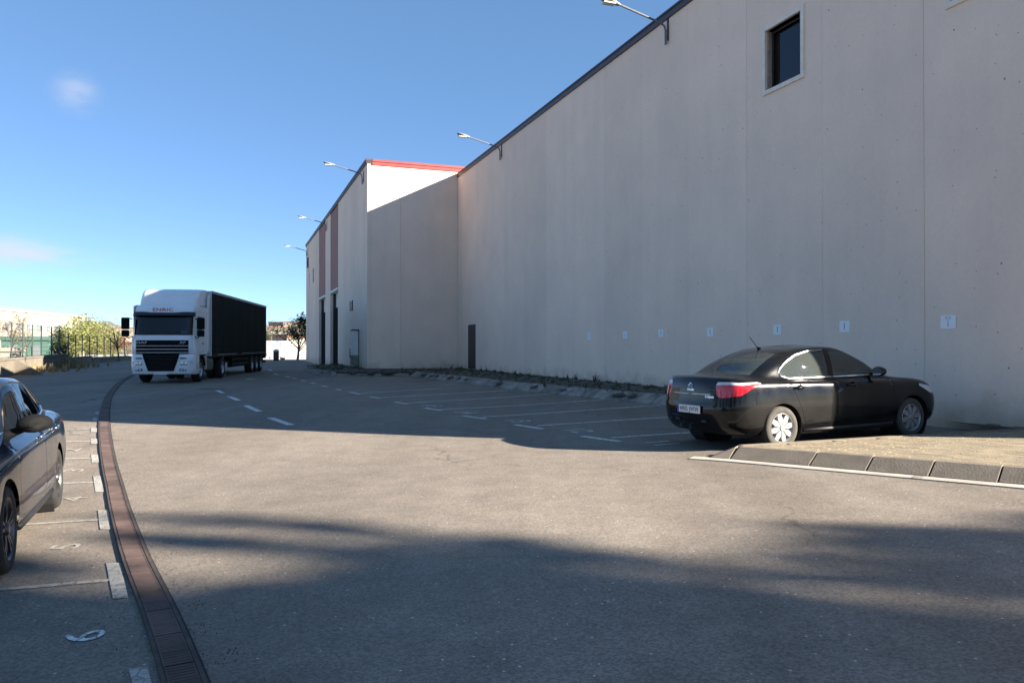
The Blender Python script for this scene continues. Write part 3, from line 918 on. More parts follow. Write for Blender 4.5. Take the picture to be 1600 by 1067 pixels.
# ------------------------------------------------------------------ lamps on arms
def make_lamp():
    r = thing('wall_lamp')
    mb = MB(); mb.box(-.03, .03, .005, .035, -.30, .30); mb.build('bracket', M['dark_metal'], r)
    pts = [(0, .09, -.42), (0, .09, -.02), (0, .13, .10), (0, .25, .17), (0, 1.55, .49)]
    mb = MB(); mb.tube(pts, .03, 8); mb.tube([(0, 0.03, -.2), (0, .09, -.2)], .02, 6); mb.tube([(0, 0.03, -.36), (0, .09, -.36)], .02, 6)
    mb.build('arm', M['arm_grey'], r, sharp=40)
    mb = MB()
    sec = [(1.50, .03, .02), (1.56, .06, .045), (1.75, .12, .06), (2.0, .13, .055), (2.08, .10, .035), (2.1, .04, .01)]
    rows = []
    for y, w, h in sec:
        zc = .49 + (y - 1.55) * .20
        rows.append([(w * cos(2 * pi * j / 12), y, zc + h * sin(2 * pi * j / 12)) for j in range(12)])
    mb.grid(rows, closed=True); mb.face(rows[0]); mb.face(list(reversed(rows[-1])))
    hd = mb.build('lamp_head', M['lamp_body'], r, sharp=50)
    mb = MB()
    for y, w in ((1.72, .09), (2.02, .09)): pass
    mb.box(-.095, .095, 1.68, 2.03, .455, .485, mtx=Matrix.Translation((0, 0, .0)) @ Matrix.Rotation(radians(0), 4, 'X'))
    mb.build('lens', M['lamp_glass'], hd)
    return r
lamp0 = make_lamp()
lamps = [(WP((12.15 / (.36 + .2025) - 10.06) / .9409, 0, 10.42), 'nearest street lamp on a long arm at the warehouse roof edge, close to the window'),
         (WP((12.15 / (.36 - .0132) - 10.06) / .9409, 0, 10.45), 'arm lamp on the blank warehouse wall just before the annex corner'),
         (AO + WX * 1.15 + Vector((0, 0, 10.68)), 'arm lamp at the near corner of the annex, against the sky'),
         (AO + WX * 18.4 + Vector((0, 0, 10.62)), 'arm lamp between the two coral strips of the annex'),
         (AO + WX * 34.6 + Vector((0, 0, 10.5)), 'farthest arm lamp at the far end of the annex')]
for k, (p, lab) in enumerate(lamps):
    o = lamp0 if k == 0 else copy_tree(lamp0)
    o.location = p; o.rotation_euler = (0, 0, WROT)
    tag(o, lab, 'lamp', 'arm lamps along the warehouse walls')

# ------------------------------------------------------------------ kerb and planted bank along the warehouse
kerb_px = [(1042, 634), (925, 622.5), (857, 615), (800, 609), (740, 600.5), (690, 594.5), (640, 588)]
kp = [Vector(P2(*q)) for q in kerb_px]
kdir = (kp[0] - kp[2]).normalized()
kp = [Vector((9.0, 12.6)), kp[0] + kdir * 4.5] + kp + [AO.xy + NX.xy * 2.4 - WX.xy * 1.0, AO.xy + NX.xy * 2.6 + WX.xy * 10.0]
kerb = thing('kerb', on_ground(*kp[2]), label='weathered kerb of sloping stones in front of the planted bank', cat='kerb', kind='structure')
def kerb_stones(parent, pts, L, prof, m, gap=.012, jitter=.004, name='kerb_stone', origin=None, flip=1):
    """stones laid end to end along a polyline; prof = (offset, height) section, offset to the left of travel * flip"""
    cnt = 0
    for a, b in zip(pts, pts[1:]):
        d = b - a; n = max(1, round(d.length / L)); d.normalize(); s = Vector((-d.y, d.x)) * flip
        for k in range(n):
            l0 = (b - a).length * k / n + gap / 2; l1 = (b - a).length * (k + 1) / n - gap / 2
            mb = MB(); rows = []
            jz, jo = random.uniform(-jitter, jitter), random.uniform(-jitter, jitter)
            for l in (l0, l1):
                row = []
                for o, h in prof:
                    q = a + d * l + s * (o + jo)
                    row.append(on_ground(q.x, q.y, h + (jz if h > 0 else 0)) - origin)
                rows.append(row)
            mb.grid(rows, closed=True); mb.face(list(reversed(rows[0]))); mb.face(rows[1])
            mb.build(name, m, parent, bevel=.008, seg=1)
KPROF = [(0, -.1), (0, .03), (.32, .235), (.42, .24), (.42, -.1)]
ko = Vector(kerb.location)
kerb_stones(kerb, kp, .7, KPROF, M['kerb_old'], origin=ko, flip=-1)

# bank: rises from the back of the kerb to the wall
mb = MB(); rows = []
npt = 60
kl = [kp[0]]
tot = sum((b - a).length for a, b in zip(kp, kp[1:]))
def along(pts, dist):
    for a, b in zip(pts, pts[1:]):
        L = (b - a).length
        if dist <= L: return a + (b - a) * (dist / L)
        dist -= L
    return pts[-1]
bank_pts = []
for k in range(npt + 1):
    p = along(kp, tot * k / npt)
    sloc = (Vector((p.x, p.y, 0)) - WO).dot(WX); oloc = (Vector((p.x, p.y, 0)) - WO).dot(NX)
    wall_o = 0.0 if sloc < LEN1 - .2 else 4.89
    row = []
    for j in range(9):
        t = j / 8
        q = WP(sloc, (oloc - .40) * (1 - t) + (wall_o - .02) * t)
        z = gz(p.x, p.y) * (1 - t) + .44 * t + .215 * (1 - t) + (.05 + random.uniform(-.03, .035)) * (sin(pi * t) ** .7)
        row.append((q.x, q.y, z))
    rows.append(row)
mb.grid(rows)
bank = mb.build('grass_bank', M['soil'], smooth=True)
tag(bank, 'dark strip of soil and weeds at the foot of the warehouse wall', 'bank', kind='structure')
# weeds on it
mb = MB()
def tuft(mb, p, h, n, spread=.5, w=.012):
    for _ in range(n):
        a = random.uniform(0, 2 * pi); l = h * random.uniform(.4, 1.1); o = random.uniform(.1, spread) * l
        b = p + Vector((random.uniform(-.05, .05), random.uniform(-.05, .05), -.01))
        tip = b + Vector((cos(a) * o, sin(a) * o, l)); mid = b.lerp(tip, .5) + Vector((0, 0, l * .12))
        s = Vector((-sin(a), cos(a), 0)) * w * random.uniform(.6, 1.6)
        mb.face([b - s, b + s, mid + s * .8, mid - s * .8]); mb.face([mid - s * .8, mid + s * .8, tip])
for _ in range(1300):
    r = random.choice(rows[4:]); k = random.random() ** 1.4
    j = min(7, int((1 - k) * 8)) if random.random() < .5 else random.randrange(8)
    p = Vector(r[j]).lerp(Vector(r[j + 1]), random.random()) + Vector((random.uniform(-.4, .4), random.uniform(-.4, .4), 0))
    s_o = (p - WO).dot(NX)
    if s_o < .03: continue
    tuft(mb, p, random.choice((.04, .05, .07, .11)), random.randint(4, 8))
for _ in range(12):
    r = random.choice(rows[6:48]); p = Vector(r[7])
    tuft(mb, p, random.uniform(.12, .32), 10, .8, .012)
weeds = mb.build('weeds', M['weed'])
tag(weeds, 'low weeds and grass growing on the bank by the warehouse wall', 'weeds', kind='stuff')

# soil spilling over the kerb stones
mb = MB()
for k in range(46):
    p = along(kp, tot * random.uniform(.17, .8)); i = min(len(rows) - 2, 1)
    c = on_ground(p.x, p.y, .06) + NX * (-.34 + random.uniform(-.1, .12))
    rr = random.uniform(.12, .34); hh = random.uniform(.03, .06)
    ring = [c + Vector((cos(t) * rr * random.uniform(.7, 1.3), sin(t) * rr * random.uniform(.7, 1.3), .085)) for t in [2 * pi * q / 9 for q in range(9)]]
    top = c + Vector((0, 0, .12 + hh))
    for q in range(9): mb.face([ring[q], ring[(q + 1) % 9], top])
spill = mb.build('spilled_soil', M['soil'], smooth=False); tag(spill, 'dark soil and litter spilled over the kerb stones', 'soil', kind='stuff')

# ------------------------------------------------------------------ paved corner on the right
edge_px = [(1083, 714.5), (1140, 718.5), (1263.6, 729.6), (1348.5, 736.5), (1440.5, 746), (1549.7, 755)]
ep = [Vector(P2(*q)) for q in edge_px]
edir = (ep[-1] - ep[2]).normalized()
ep[2:] = [ep[2] + edir * (ep[-1] - ep[2]).length * k / 3 for k in range(4)]
ep.append(ep[-1] + edir * 9.0)
far0 = at(1176, 696, .13); far1 = at(1402, 680, .16)
backdir = (far1.xy - far0.xy).normalized()
pv = thing('pavement', on_ground(*ep[2]), label='raised corner of tan block paving with sloping kerb beside the black sedan', cat='pavement', kind='structure')
po = Vector(pv.location)
# flat gutter band
mb = MB(); rr = []
tp = spline(ep, 4)
for k in range(len(tp)):
    d = (tp[min(k + 1, len(tp) - 1)] - tp[max(k - 1, 0)]).normalized(); s = Vector((d.y, -d.x))
    a, b = tp[k] + s * .17, tp[k] - s * .02
    rr.append([on_ground(a.x, a.y, .002) - po, on_ground(a.x, a.y, .012) - po, on_ground(b.x, b.y, .016) - po])
mb.grid(rr); mb.build('gutter_band', M['gutter'], pv)
# sloping kerb stones: from the tip along the front, low at the tip
kcnt = 0
front = [ep[0] + (ep[1] - ep[0]) * .45, ep[1], ep[2]] + [ep[2] + edir * .655 * k for k in range(1, 17)]
hs = [.035, .145, .15] + [.15] * 20
sw = [.10, .26, .28] + [.28] * 20
for k in range(len(front) - 1):
    a, b = front[k], front[k + 1]; d = (b - a).normalized(); s = Vector((-d.y, d.x)); g = .007
    rows2 = []
    for p, h, w in ((a + d * g, hs[k], sw[k]), (b - d * g, hs[k + 1], sw[k + 1])):
        rows2.append([on_ground((p + s * o).x, (p + s * o).y, z) - po for o, z in ((0, -.05), (0, .02), (w, h), (w + .10, h + .002), (w + .10, -.05))])
    mb = MB(); mb.grid(rows2, closed=True); mb.face(list(reversed(rows2[0]))); mb.face(rows2[1])
    mb.build('kerb_stone', M['kerb'], pv, bevel=.006, seg=1)
# block paving: polygon between the kerb, the bay edge and the wall
inner = [front[k] + Vector((-(front[min(k + 1, len(front) - 1)] - front[max(k - 1, 0)]).normalized().y, (front[min(k + 1, len(front) - 1)] - front[max(k - 1, 0)]).normalized().x)) * (sw[k] + .10) for k in range(len(front))]
b0 = far0.xy; b1 = far1.xy; b2 = b1 + backdir * 2.6
b0 = inner[1] + (b1 - inner[1]).normalized() * .02
poly = inner[1:] + [WP(-6, 2).xy, WP(.5, .05).xy, WP(3.4, .05).xy, b2, b1, b0]
def inpoly(x, y, poly):
    c = False; n = len(poly); j = n - 1
    for i in range(n):
        xi, yi, xj, yj = poly[i][0], poly[i][1], poly[j][0], poly[j][1]
        if (yi > y) != (yj > y) and x < (xj - xi) * (y - yi) / (yj - yi) + xi: c = not c
        j = i
    return c
mb = MB()
mb.face([on_ground(q.x, q.y, .118) - po for q in [Vector(p) for p in poly]])
mb.build('sand_bed', M['sand'], pv)
mb = MB(); ux, uy = edir, Vector((-edir.y, edir.x)); pc = 0
o0 = ep[2]
for i in range(-60, 120):
    for j in range(0, 90):
        for q in range(2):
            # 20 x 10 cm blocks in stretcher bond
            if q: continue
            x = (i + .5 * (j % 2)) * .2; y = j * .1
            c = o0 + ux * x + uy * y
            if not inpoly(c.x, c.y, poly): continue
            pc += 1
            dz = .142 + random.uniform(-.0012, .0012); tl = random.uniform(-.001, .001)
            crn = []
            for (dx, dy) in ((-.097, -.047), (.097, -.047), (.097, .047), (-.097, .047)):
                w = c + ux * dx + uy * dy
                crn.append(on_ground(w.x, w.y, dz + tl * dx * 10) - po)
            mb.face(crn)
            for a, b in ((0, 1), (1, 2), (2, 3), (3, 0)):
                mb.face([crn[a], crn[a] - Vector((0, 0, .03)), crn[b] - Vector((0, 0, .03)), crn[b]])
blocks = mb.build('paving_block', M['paver'], pv); blocks['kind'] = 'stuff'
# upright edging on the bay side
mb = MB()
ed = [b0, b1, b2]
for a, b in zip(ed, ed[1:]):
    d = (b - a).normalized(); s = Vector((-d.y, d.x)); n = max(1, int((b - a).length / .8))
    for k in range(n):
        l0, l1 = (b - a).length * k / n + .004, (b - a).length * (k + 1) / n - .004
        mb = MB()
        rows2 = [[on_ground((a + d * l + s * o).x, (a + d * l + s * o).y, z) - po for o, z in ((.0, -.05), (0, .15), (.10, .148), (.10, -.05))] for l in (l0, l1)]
        mb.grid(rows2, closed=True); mb.face(list(reversed(rows2[0]))); mb.face(rows2[1]); mb.build('edging_stone', M['kerb'], pv)

# ------------------------------------------------------------------ vehicles: shared pieces
def make_wheel(parent, pos, side, r, width, rim_r, style, tyre_m, name='wheel', rim_m=None):
    """side +1: outer face towards +y"""
    mb = MB(); w = width / 2
    prof = [(rim_r * .97, -w * .8), (rim_r * 1.06, -w), (r * .90, -w * 1.02), (r * .975, -w * .82), (r, -w * .55), (r, w * .55), (r * .975, w * .82),
            (r * .90, w * 1.02), (rim_r * 1.06, w), (rim_r * .97, w * .80), (rim_r * .95, -w * .8)]
    mb.lathe([(a, o * 1.0) for a, o in prof], 36, 0, 'y', (pos[0], pos[1], pos[2]))
    wl = mb.build(name, tyre_m, parent, sharp=50, weld=True)
    mb = MB(); f = side * w
    mb.lathe([(rim_r * .94, f * .35), (rim_r * .985, f * .80), (rim_r * 1.02, f * .94), (rim_r * .99, f * .98), (rim_r * .93, f * .86), (rim_r * .90, f * .35)], 36, 0, 'y', pos)
    mb.lathe([(0.001, f * 1.0), (rim_r * .16, f * 1.0), (rim_r * .22, f * .86), (rim_r * .24, f * .4)], 20, 0, 'y', pos)
    def petal(t, r0, r1, w0, w1, wm, o0, o1, th):
        c, s = cos(t), sin(t)
        def P(a, b, o): return (pos[0] + a * c - b * s, pos[1] + o, pos[2] + a * s + b * c)
        rm = (r0 + r1) / 2
        A = [P(r0, -w0, o0), P(rm, -wm, (o0 + o1) / 2 + f * .05), P(r1, -w1, o1), P(r1, w1, o1), P(rm, wm, (o0 + o1) / 2 + f * .05), P(r0, w0, o0)]
        B = [P(r0, -w0 * 1.25, o0 - th), P(rm, -wm * 1.25, (o0 + o1) / 2 - th), P(r1, -w1 * 1.2, o1 - th), P(r1, w1 * 1.2, o1 - th), P(rm, wm * 1.25, (o0 + o1) / 2 - th), P(r0, w0 * 1.25, o0 - th)]
        mb.face(A if side < 0 else A)
        for k in range(6):
            q = (k + 1) % 6
            mb.face([A[k], B[k], B[q], A[q]])
    if style == 'cap':
        for k in range(8):
            petal(2 * pi * k / 8 + .2, rim_r * .2, rim_r * .96, rim_r * .055, rim_r * .15, rim_r * .20, f * .90, f * .88, f * .35)
    elif style == 'alloy':
        for k in range(5):
            for dt in (-.16, .16):
                petal(2 * pi * k / 5 + dt + .3, rim_r * .18, rim_r * .96, rim_r * .05, rim_r * .045, rim_r * .055, f * .82, f * .90, f * .3)
    else:
        for k in range(10):
            t = 2 * pi * k / 10
            mb.lathe([(.001, f * .62), (.022, f * .62), (.026, f * .5)], 8, 0, 'y', (pos[0] + cos(t) * rim_r * .55, pos[1], pos[2] + sin(t) * rim_r * .55))
        mb.lathe([(rim_r * .2, f * .7), (rim_r * .3, f * .55), (rim_r * .7, f * .5), (rim_r * .92, f * .25)], 24, 0, 'y', pos)
    mb.build('rim', rim_m or M['alloy'], wl, sharp=40, weld=True)
    mb = MB(); mb.lathe([(.001, f * .30), (rim_r * .93, f * .28)], 28, 0, 'y', pos); mb.lathe([(rim_r * .3, f * .45), (rim_r * .62, f * .45), (rim_r * .62, f * .32)], 24, 0, 'y', pos)
    mb.build('brake_disc', M['steel_dark'], wl)
    return wl

def place_vehicle(root, xy, heading, wheels):
    """stand the vehicle on the sloping ground: wheels = contact points (x,y) in its own frame"""
    h = Vector((cos(heading), sin(heading))); l = Vector((-h.y, h.x))
    pts = []
    for wx, wy in wheels:
        q = Vector(xy) + h * wx + l * wy; pts.append((wx, wy, gz(q.x, q.y)))
    n = len(pts); mx = sum(p[0] for p in pts) / n; my = sum(p[1] for p in pts) / n; mz = sum(p[2] for p in pts) / n
    a = sum((p[0] - mx) * (p[2] - mz) for p in pts) / sum((p[0] - mx) ** 2 for p in pts)
    b = sum((p[1] - my) * (p[2] - mz) for p in pts) / sum((p[1] - my) ** 2 for p in pts)
    z0 = mz - a * mx - b * my
    X = Vector((h.x, h.y, a)).normalized(); Y = Vector((l.x, l.y, b)); Y = (Y - X * Y.dot(X)).normalized(); Z = X.cross(Y)
    m = Matrix((X, Y, Z)).transposed()
    root.location = (xy[0], xy[1], z0)
    root.rotation_euler = m.to_euler()

def crow(xf, zf, a, b, wm, zm, B, A, xr, zr):
    xa, ya, za = a; xb, yb, zb = b; xB, yB, zB = B; xA, yA, zA = A
    c = [(xf, 0, zf), (xf - (xf - xa) * .22, ya * .52, zf + (za - zf) * .3), a, b]
    for f, g in ((.13, .62), (.27, .92), (.42, 1), (.58, 1), (.73, .92), (.87, .62)):
        x = xb + (xB - xb) * f
        e = b if f < .5 else B
        c.append((x, e[1] + (wm - e[1]) * g, (zb + (zB - zb) * f) + (zm - (zb + zB) / 2) * g))
    c += [B, A, (xr - (xr - xA) * .22, yA * .52, zr + (zA - zr) * .3), (xr, 0, zr)]
    return [Vector(p) for p in c]

def cr(p0, p1, p2, p3, t):
    return .5 * ((2 * p1) + (p2 - p0) * t + (2 * p0 - 5 * p1 + 4 * p2 - p3) * t * t + (3 * p1 - p0 - 3 * p2 + p3) * t ** 3)

class CarSurf:
    def __init__(self, rows):
        self.R = rows; self.nu = len(rows[0]) - 1; self.nv = len(rows) - 1
        self.tab = None
    def ctrl(self, i, j):
        j = max(0, min(self.nv, j))
        if i < 0: p = self.R[j][-i]; return Vector((p.x, -p.y, p.z))
        if i > self.nu: p = self.R[j][2 * self.nu - i]; return Vector((p.x, -p.y, p.z))
        return self.R[j][i]
    def S(self, u, v):
        i = min(self.nu - 1, max(0, int(math.floor(u)))); j = min(self.nv - 1, max(0, int(math.floor(v))))
        s, t = u - i, v - j
        q = []
        for dj in (-1, 0, 1, 2):
            q.append(cr(self.ctrl(i - 1, j + dj), self.ctrl(i, j + dj), self.ctrl(i + 1, j + dj), self.ctrl(i + 2, j + dj), s))
        return cr(*q, t)
    def table(self):
        if self.tab is None:
            self.tab = []
            for a in range(0, self.nu * 10 + 1):
                for b in range(0, self.nv * 10 + 1):
                    u, v = a / 10, b / 10
                    self.tab.append((u, v, self.S(u, v)))
    def inv(self, view, a, b):
        """(u,v) of the point seen at (a,b): side = (x,z), rear/front = (y,z), top = (x,y)"""
        self.table()
        if view == 'side': key = lambda p: (p.x, p.z); ok = lambda u, v: 2.6 <= u <= 10.4 and v < 8.6
        elif view == 'rear': key = lambda p: (p.y, p.z); ok = lambda u, v: u >= 10.2
        elif view == 'front': key = lambda p: (p.y, p.z); ok = lambda u, v: u <= 2.8
        else: key = lambda p: (p.x, p.y); ok = lambda u, v: v > 3.9
        best = min(((key(p)[0] - a) ** 2 + (key(p)[1] - b) ** 2, u, v) for u, v, p in self.tab if ok(u, v))
        u, v = best[1], best[2]
        for _ in range(4):
            e = .01
            p = key(self.S(u, v)); pu = key(self.S(min(self.nu, u + e), v)); pv_ = key(self.S(u, min(self.nv, v + e)))
            if u + e > self.nu or v + e > self.nv: break
            J = ((pu[0] - p[0]) / e, (pv_[0] - p[0]) / e, (pu[1] - p[1]) / e, (pv_[1] - p[1]) / e)
            det = J[0] * J[3] - J[1] * J[2]
            if abs(det) < 1e-7: break
            du = ((a - p[0]) * J[3] - (b - p[1]) * J[1]) / det; dv = (J[0] * (b - p[1]) - J[2] * (a - p[0])) / det
            du = max(-.3, min(.3, du)); dv = max(-.3, min(.3, dv))
            u = max(0, min(self.nu, u + du)); v = max(0, min(self.nv, v + dv))
        return (u, v)
    def side(self, x, z):
        return self.S(*self.inv('side', x, z))
    def poly(self, pts, n=6):
        """pts: list of (view,a,b) or ('uv',u,v); edges are followed in the view's own plane"""
        out = []
        m = len(pts)
        for k in range(m):
            p, q = pts[k], pts[(k + 1) % m]
            if p[0] == q[0] and p[0] != 'uv':
                for j in range(n):
                    t = j / n
                    out.append(self.inv(p[0], p[1] + (q[1] - p[1]) * t, p[2] + (q[2] - p[2]) * t))
            else:
                pu = p[1:] if p[0] == 'uv' else self.inv(*p)
                qu = q[1:] if q[0] == 'uv' else self.inv(*q)
                for j in range(n):
                    t = j / n
                    out.append((pu[0] + (qu[0] - pu[0]) * t, pu[1] + (qu[1] - pu[1]) * t))
        return out
    def cut(self, polys, du=.16, dv=.16):
        """triangulate the surface so that every polygon's outline is followed; returns triangles with the set of polygons they lie in"""
        verts, edges = [], []
        nu, nv = int(self.nu / du), int(self.nv / dv)
        for a in range(nu + 1):
            for b in range(nv + 1):
                verts.append(Vector((self.nu * a / nu, self.nv * b / nv)))
        for p in polys.values():
            i = len(verts)
            verts += [Vector(q) for q in p]
            edges += [(i + k, i + (k + 1) % len(p)) for k in range(len(p))]
        edges += [(b, b + 1) for b in range(nv)] + [(nu * (nv + 1) + b, nu * (nv + 1) + b + 1) for b in range(nv)]
        vo, eo, fo, _, _, _ = delaunay_2d_cdt(verts, edges, [], 0, 1e-5)
        tri = []
        for f in fo:
            c = sum((vo[k] for k in f), Vector((0, 0))) / len(f)
            if not (0 <= c.x <= self.nu and 0 <= c.y <= self.nv): continue
            tri.append((tuple(f), {n for n, p in polys.items() if inpoly(c.x, c.y, p)}))
        pos = [self.S(max(0, min(self.nu, v.x)), max(0, min(self.nv, v.y))) for v in vo]
        return pos, tri
    def piece(self, pos, tri, test, sides=(1, -1), lift=0.0):
        v, f, mp = [], [], {}
        for s in sides:
            for t, tags in tri:
                if not test(tags): continue
                idx = []
                for k in (t if s > 0 else reversed(t)):
                    p = pos[k]; key = (k, s if abs(p.y) > 1e-4 else 0)
                    if key not in mp:
                        mp[key] = len(v); v.append((p.x, p.y * s, p.z))
                    idx.append(mp[key])
                if len(set(idx)) == len(idx): f.append(tuple(idx))
        return v, f

def surf_obj(name, vf, m, parent, lift=0.0):
    me = bpy.data.meshes.new(name); me.from_pydata(vf[0], [], vf[1]); me.materials.append(m)
    me.polygons.foreach_set('use_smooth', [True] * len(me.polygons)); me.update()
    o = link(name, me, parent)
    if lift:
        bm = bmesh.new(); bm.from_mesh(me); bm.normal_update()
        for vv in bm.verts: vv.co += vv.normal * lift
        bm.to_mesh(me); bm.free()
    return o

def shrink(poly, d):
    n = len(poly); A = sum(poly[k][0] * poly[(k + 1) % n][1] - poly[(k + 1) % n][0] * poly[k][1] for k in range(n))
    s = 1 if A > 0 else -1; out = []
    for k in range(n):
        a, b, c = Vector(poly[k - 1]), Vector(poly[k]), Vector(poly[(k + 1) % n])
        e = ((b - a).normalized() if (b - a).length > 1e-6 else Vector((0, 0))) + ((c - b).normalized() if (c - b).length > 1e-6 else Vector((0, 0)))
        if e.length < 1e-6: out.append(tuple(b)); continue
        e.normalize(); nrm = Vector((-e.y, e.x)) * s
        out.append(tuple(b + nrm * d))
    return out

def seat(parent, x, y, z, m, w=.48, h=.62):
    mb = MB()
    mb.box(x - .25, x + .27, y - w / 2, y + w / 2, z, z + .16)
    mt = Matrix.Translation((x - .22, y, z + .12)) @ Matrix.Rotation(radians(-14), 4, 'Y')
    mb.box(-.07, .07, -w / 2, w / 2, 0, h, mtx=mt); mb.box(-.05, .05, -w * .28, w * .28, h + .03, h + .2, mtx=mt)
    return mb.build('seat', m, parent, bevel=.04)

def build_car(root, rows, spec):
    cs = CarSurf(rows); P = {}
    r, xa, xr_, zc = spec['arch'], spec['ax'], -spec['rx'], spec['wr']
    for nm, cx in (('arch_f', xa), ('arch_r', xr_)):
        pts = []
        for k in range(25):
            t = radians(-28 + 236 * k / 24)
            x, z = cx + r * cos(t), zc + r * sin(t)
            if z < spec['zmin']: continue
            pts.append(cs.inv('side', x, z))
        P[nm] = [(pts[0][0], -.06)] + pts + [(pts[-1][0], -.06)]
    for nm, pts in spec['regions'].items():
        P[nm] = cs.poly(pts)
    for nm in spec['gapped']:
        P[nm + '_in'] = shrink(P[nm], spec.get('gap', .011))
    pos, tri = cs.cut(P)
    cuts = {'arch_f', 'arch_r'} | set(spec['regions'])
    body = surf_obj('body', cs.piece(pos, tri, lambda t: not (t & cuts)), spec['paint'], root)
    made = {}
    for nm, (obj_name, m, split) in spec['build'].items():
        key = nm + '_in' if nm in spec['gapped'] else nm
        others = spec.get('minus', {}).get(nm, ())
        test = lambda t, key=key, others=others: key in t and not (t & set(others)) and not (t & {'arch_f', 'arch_r'})
        for sd in ((1,), (-1,)) if split else ((1, -1),):
            made[(nm, sd[0])] = surf_obj(obj_name, cs.piece(pos, tri, test, sd), m, root)
    # floor tub, wheel housings
    mb = MB(); mb.box(-spec['rx'] - .5, spec['ax'] + .45, -.70, .70, .19, .23)
    mb.box(-spec['rx'] - .75, spec['ax'] + .6, -.55, .55, .24, .30)
    for cx in (xa, xr_):
        for s in (1, -1):
            mb.lathe([(r + .015, s * .50), (r + .015, s * spec['hw'] * .955)], 20, 0, 'y', (cx, 0, zc))
            mb.face([(cx + (r + .02) * cos(t), s * .50, zc + (r + .02) * sin(t)) for t in [2 * pi * k / 16 for k in range(16)]])
    mb.build('underbody', M['steel_dark'], root)
    return cs, body, made

# ------------------------------------------------------------------ black saloon on the right
sed_rows = [
    crow(2.02, .20, (1.90, .60, .20), (1.70, .76, .20), .80, .19, (-1.90, .76, .24), (-2.08, .60, .25), (-2.16), .26),
    crow(2.12, .30, (2.00, .64, .30), (1.78, .81, .30), .850, .30, (-1.95, .82, .34), (-2.16, .66, .35), -2.24, .36),
    crow(2.156, .48, (2.04, .66, .48), (1.80, .845, .48), .872, .50, (-1.98, .845, .52), (-2.20, .68, .53), -2.285, .54),
    crow(2.14, .64, (2.02, .66, .65), (1.78, .845, .67), .874, .69, (-1.98, .845, .70), (-2.19, .68, .71), -2.265, .72),
    crow(2.06, .765, (1.94, .63, .79), (1.70, .81, .82), .862, .865, (-1.95, .825, .92), (-2.15, .66, .955), -2.235, .97),
    crow(1.84, .845, (1.76, .56, .865), (1.52, .75, .90), .825, .925, (-1.86, .77, .995), (-2.06, .62, 1.035), -2.15, 1.05),
    crow(1.06, .985, (1.00, .48, .985), (.88, .70, .975), .765, .975, (-1.66, .69, 1.025), (-1.80, .50, 1.055), -1.86, 1.07),
    crow(.66, 1.20, (.61, .46, 1.20), (.50, .645, 1.19), .71, 1.19, (-1.36, .63, 1.20), (-1.47, .44, 1.225), -1.52, 1.235),
    crow(.27, 1.385, (.23, .42, 1.385), (.12, .565, 1.375), .612, 1.395, (-.98, .55, 1.36), (-1.05, .40, 1.375), -1.09, 1.385),
    crow(.08, 1.435, (.05, .32, 1.432), (-.02, .42, 1.425), .45, 1.44, (-.82, .40, 1.415), (-.87, .30, 1.42), -.90, 1.425),
    crow(-.05, 1.452, (-.08, 0, 1.452), (-.12, 0, 1.455), 0, 1.472, (-.66, 0, 1.45), (-.70, 0, 1.448), -.74, 1.446)]
FW = [('side', .80, 1.00), ('side', .50, 1.165), ('side', .17, 1.335), ('side', .02, 1.365), ('side', -.20, 1.375), ('side', -.235, 1.00)]
RW = [('side', -.335, 1.00), ('side', -.315, 1.375), ('side', -.62, 1.365), ('side', -.88, 1.31), ('side', -1.10, 1.205), ('side', -1.25, 1.095), ('side', -1.235, 1.04), ('side', -1.12, 1.005)]
